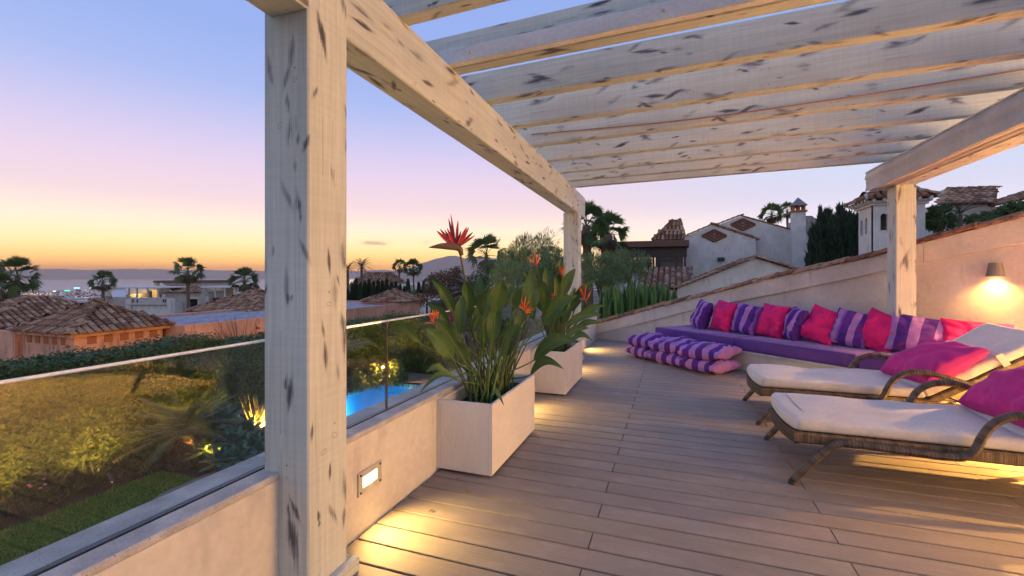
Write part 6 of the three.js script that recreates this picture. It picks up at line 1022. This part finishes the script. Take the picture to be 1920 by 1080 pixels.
// pale terraced house by the sea side
{
  const d = 62, p0 = at(325, HY, d), g0 = hillY(p0.x, p0.z), h = thing('terraced_house', 'pale terraced house with roof terraces and pergolas above the sea', 'building', V(p0.x, g0, p0.z), TH);
  const bx = (name, a, b, y0, y1, q0, q1, mat, c = 0.02) => { const dm = d + q0, x = (px) => ((px - CX) * dm - (325 - CX) * d) / FOC, y = (py) => EYE + (HY - py) * dm / FOC - g0; return part(h, name, planar(span(x(a), x(b), y(y1), y(y0), -q1, -q0, c)), mat ?? M.white); };
  bx('terrace_block', 240, 312, 570, 640, -3, 5, M.white); bx('parapet', 238, 312, 558, 570, -3.1, -2.9, M.cream); bx('cornice', 238, 312, 569.5, 572, -3.3, -3.101, M.cream); bx('pier', 312, 320, 560, 640, -3.2, -2.4, M.white); bx('pier', 235, 245, 561, 640, -3.25, -2.6, M.white);
  bx('main_wall', 310, 376, 548, 640, 0, 8, M.cream); bx('upper_wall', 288, 378, 530, 552, 5, 12, M.cream); bx('upper_roof', 287, 379, 526, 530, 4.5, 12.5, M.brownRoof);
  bx('wing_wall', 195, 240, 552, 640, 0, 6, M.cream); bx('pillar', 196, 208, 540, 556, -0.5, 0.5, M.cream); bx('pillar', 187, 192, 555, 570, -1, 0, M.white);
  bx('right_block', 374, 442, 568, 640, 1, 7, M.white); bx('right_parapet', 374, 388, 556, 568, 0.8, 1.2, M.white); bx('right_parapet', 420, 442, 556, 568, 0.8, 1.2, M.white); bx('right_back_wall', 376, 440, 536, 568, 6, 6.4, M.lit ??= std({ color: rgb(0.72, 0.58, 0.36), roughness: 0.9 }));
  for (const a of [212, 240, 255, 275, 294]) bx('pergola_post', a, a + 1.6, 541, 560, -2.6, -2.4, M.white, 0.005); bx('pergola_top', 208, 297, 538.5, 541, -2.8, 4, M.white); for (const a of [382, 402, 420, 438]) bx('pergola_post', a, a + 1.6, 540, 557, 1.4, 1.6, M.white, 0.005); bx('pergola_top', 376, 442, 537, 540, 1.3, 6, M.white);
  bx('back_wall', 240, 296, 543, 560, 3.5, 4, M.lit); bx('door', 277, 283, 545, 562, 3.3, 3.49, M.darkFrame);
  { const m = new MB(), X = (px, py, q) => V(((px - CX) * (d + q) - (325 - CX) * d) / FOC, EYE + (HY - py) * (d + q) / FOC - g0, -q); m.quad(X(210, 557, -3.6), X(236, 557, -3.6), X(236, 541, -2.6), X(213, 541, -2.6)); part(h, 'awning', m.build(), std({ color: rgb(0.62, 0.62, 0.64), roughness: 0.9, side: THREE.DoubleSide })); tilePlane(h, X(309, 548, -0.6), X(378, 548, -0.6), X(374, 536, 4), X(312, 536, 4), { seed: 81, pitch: 0.32, row: 0.5 });
    part(h, 'roof_verge', extr([[0, 0], [1.6, 0], [0, 1.2]], 0.3).translate(X(301, 547, -0.4).x, X(301, 547, -0.4).y, 0.5), M.white); }
  for (const [a, b, y0, y1] of [[313.5, 320.5, 561, 586], [355, 370, 560, 584]]) { const w = bx('window', a - 2, b + 2, y0 - 2, y1, -0.15, 0.05, M.lit, 0.01); bx('window_pane', a, b, y0 + 0.5, y1 - 0.5, -0.2, -0.16, M.darkGlass, 0.004); }
  for (const [a, b] of [[248, 250], [256, 258], [305, 307], [309, 311]]) bx('parapet_slot', a, b, 561, 567, -3.16, -3.11, M.darkFrame, 0.004);
  bx('table', 398, 420, 560.5, 562, 2, 3, M.darkFrame, 0.01); for (const a of [399, 405, 411, 417]) bx('chair', a, a + 2.5, 558, 566, 1.9, 2.2, M.darkFrame, 0.01);
  bx('wall_light', 405.5, 408.5, 548, 560, 5.6, 5.95, std({ color: rgb(1, 0.8, 0.4), emissive: rgb(1, 0.62, 0.16), emissiveIntensity: 3 }), 0.01); bx('planter_palm', 396, 404, 552, 559, 4.5, 5, std({ color: rgb(0.10, 0.12, 0.02), roughness: 0.9 }), 0.1);
  const l = new THREE.PointLight(rgb(1, 0.66, 0.25), 26); l.position.set(((407 - CX) * (d + 4.6) - (325 - CX) * d) / FOC, EYE + (HY - 552) * (d + 4.6) / FOC - g0, -4.6); l.name = 'lamp_light'; l.shadow.radius = 8; l.castShadow = true; h.add(l); const l2 = l.clone(); l2.intensity = 7; l2.position.set(((265 - CX) * (d + 1.5) - (325 - CX) * d) / FOC, EYE + (HY - 546) * (d + 1.5) / FOC - g0, -1.5); h.add(l2);
}
// house behind the cypress row, white blocks before the mountain
{
  const mk = (name, label, px, d, yaw, f) => { const p = at(px, HY, d), g = hillY(p.x, p.z), h = thing(name, label, 'building', V(p.x, g, p.z), TH + yaw); f(h, (py) => EYE + (HY - py) * d / FOC - g, d / FOC); };
  mk('pitched_house', 'pale house with long pitched brown roof behind the cypress row', 715, 72, 0, (h, y, k) => { part(h, 'wall', planar(span(-60 * k, 52 * k, 0, y(535), -5, 0, 0.02)), M.cream); part(h, 'end_wall', planar(span(28 * k, 52 * k, 0, y(532), 0.1, 1.4, 0.02)), M.white); const m = new MB(); tilePlane(h, V(-64 * k, y(538), 0.6), V(57 * k, y(538), 0.6), V(10 * k, y(510), -3.2), V(-40 * k, y(510), -3.2), { seed: 91, pitch: 0.32, row: 0.5 }); });
  const M2 = M.white;
  mk('white_block', 'distant white flat roofed block left of the mountain foot', 866, 230, 0, (h, y, k) => { part(h, 'wall', span(-34 * k, 30 * k, 0, y(516), -14, 0, 0.05), M2); part(h, 'roof_house', span(-16 * k, -6 * k, y(516), y(508), -8, -2, 0.05), M2); part(h, 'roof_slab', span(-36 * k, 32 * k, y(516), y(514), -15, 1, 0.05), M2); for (let i = 0; i < 9; i++) part(h, 'window', span((-32 + i * 7) * k, (-28 + i * 7) * k, y(524), y(519), 0.01, 0.2, 0.02), M.darkGlass); });
  mk('white_block', 'distant small white block right of the fan palm pair', 806, 260, 0, (h, y, k) => { part(h, 'wall', span(-12 * k, 14 * k, 0, y(519), -9, 0, 0.05), M2); part(h, 'roof_house', span(-3 * k, 3 * k, y(519), y(510), -5, -2, 0.05), M2); for (let i = 0; i < 4; i++) part(h, 'window', span((-10 + i * 6) * k, (-7 + i * 6) * k, y(526), y(522), 0.01, 0.2, 0.02), M.darkGlass); });
  mk('low_house', 'low white house with terracotta roof below the fan palm pair', 772, 58, 0, (h, y, k) => { part(h, 'wall', planar(span(-22 * k, 22 * k, 0, y(558), -5, 0, 0.02)), M.white); tilePlane(h, V(-26 * k, y(560), 0.5), V(26 * k, y(560), 0.5), V(18 * k, y(547), -3), V(-18 * k, y(547), -3), { seed: 95, pitch: 0.32, row: 0.5 }); });
}
// ---------------------------------------------------------------- town between the hill and the sea
{
  const r = rng(444), mt = new THREE.Matrix4(), q = new THREE.Quaternion(), c = new THREE.Color();
  const bg = new THREE.BoxGeometry(1, 1, 1).translate(0, 0.5, 0), N = 2600, im = new THREE.InstancedMesh(bg, std({ roughness: 0.95 }), N), NT = 9000, tg = new THREE.IcosahedronGeometry(0.5, 0).scale(1, 0.8, 1).translate(0, 0.3, 0), it = new THREE.InstancedMesh(tg, std({ roughness: 1 }), NT), NL = 300, il = new THREE.InstancedMesh(new THREE.IcosahedronGeometry(0.5, 0), std({ color: rgb(1, 0.7, 0.3), emissive: rgb(1, 0.52, 0.18), emissiveIntensity: 1.1 }), NL);
  const spot = (lo, hi) => { const px = -260 + r() * 1150, d = lo * Math.pow(hi / lo, r()), p = at(px, HY, d); p.y = hillY(p.x, p.z); return p; };
  for (let i = 0; i < N; i++) { const p = spot(240, 3600), k = Math.hypot(p.x, p.z), w = 9 + r() * 16, hh = 4 + r() * r() * 14; q.setFromAxisAngle(V(0, 1, 0), r() * 3); mt.compose(p, q, V(w, hh, w * (0.5 + r() * 0.6))); im.setMatrixAt(i, mt); const g = 0.35 + r() * 0.4; c.setRGB(g, g * (0.9 + r() * 0.06), g * (0.82 + r() * 0.1)); if (r() < 0.3) c.setRGB(0.30, 0.16, 0.10); im.setColorAt(i, c); }
  for (let i = 0; i < NT; i++) { const p = spot(95, 3500), w = 3 + r() * 9; mt.compose(p, q.identity(), V(w, w * (0.6 + r() * 0.5), w)); it.setMatrixAt(i, mt); const g = 0.5 + r(); c.setRGB(0.06 * g, 0.065 * g, 0.035 * g); it.setColorAt(i, c); }
  for (let i = 0; i < NL; i++) { const p = spot(500, 3700), cl = r() < 0.55; if (cl) { const t = r() < 0.6 ? [170, 2100] : [60, 2500], pp = at(t[0] + (r() - 0.5) * 70, HY, t[1] * (0.85 + 0.3 * r())); p.set(pp.x, hillY(pp.x, pp.z), pp.z); } const s = Math.hypot(p.x, p.z) * 0.0009 * (0.6 + r() * 1.3); mt.compose(p.add(V(0, 8, 0)), q.identity(), V(s * 1.6, s, s)); il.setMatrixAt(i, mt); }
  im.name = 'town_buildings'; it.name = 'town_trees'; il.name = 'town_lights'; tag(im, 'far town of pale houses spreading to the coast', 'town', null, 'stuff'); tag(it, 'far tree cover among the town houses', 'trees', null, 'stuff'); tag(il, 'warm street lights dotted over the far town', 'lights', null, 'stuff'); scene.add(im, it, il);
  const sign = (px, py, d, w, col, label) => { const p = at(px, py, d), t = thing('lit_sign', label, 'lit sign', p, TH, 'coloured lights in the far town'); part(t, 'sign_face', boxAt(w, w * 0.22, 2, 0, 0, 0, 0.2), std({ color: rgb(...col), emissive: rgb(...col), emissiveIntensity: 1.6 })); part(t, 'sign_post', boxAt(w * 0.05, 30, 1, 0, -15 - w * 0.11, 0, 0.1), M.darkSteel); };
  sign(126, 545, 2400, 26, [0.05, 0.8, 0.35], 'green lit sign in the far town'); sign(144, 540, 2700, 34, [0.25, 0.55, 1], 'blue lit sign in the far town'); sign(168, 540, 2700, 16, [0.25, 0.5, 1], 'small blue lit sign in the far town'); sign(102, 546, 2300, 14, [0.7, 0.95, 0.5], 'pale green light in the far town');
}
scene.fog = new THREE.FogExp2(new THREE.Color().setRGB(0.98, 0.68, 0.50), 3.4e-5);
scene.traverse((o) => { if (o.isMesh || o.isInstancedMesh) { o.castShadow = true; o.receiveShadow = true; } });
renderer.render(scene, camera);
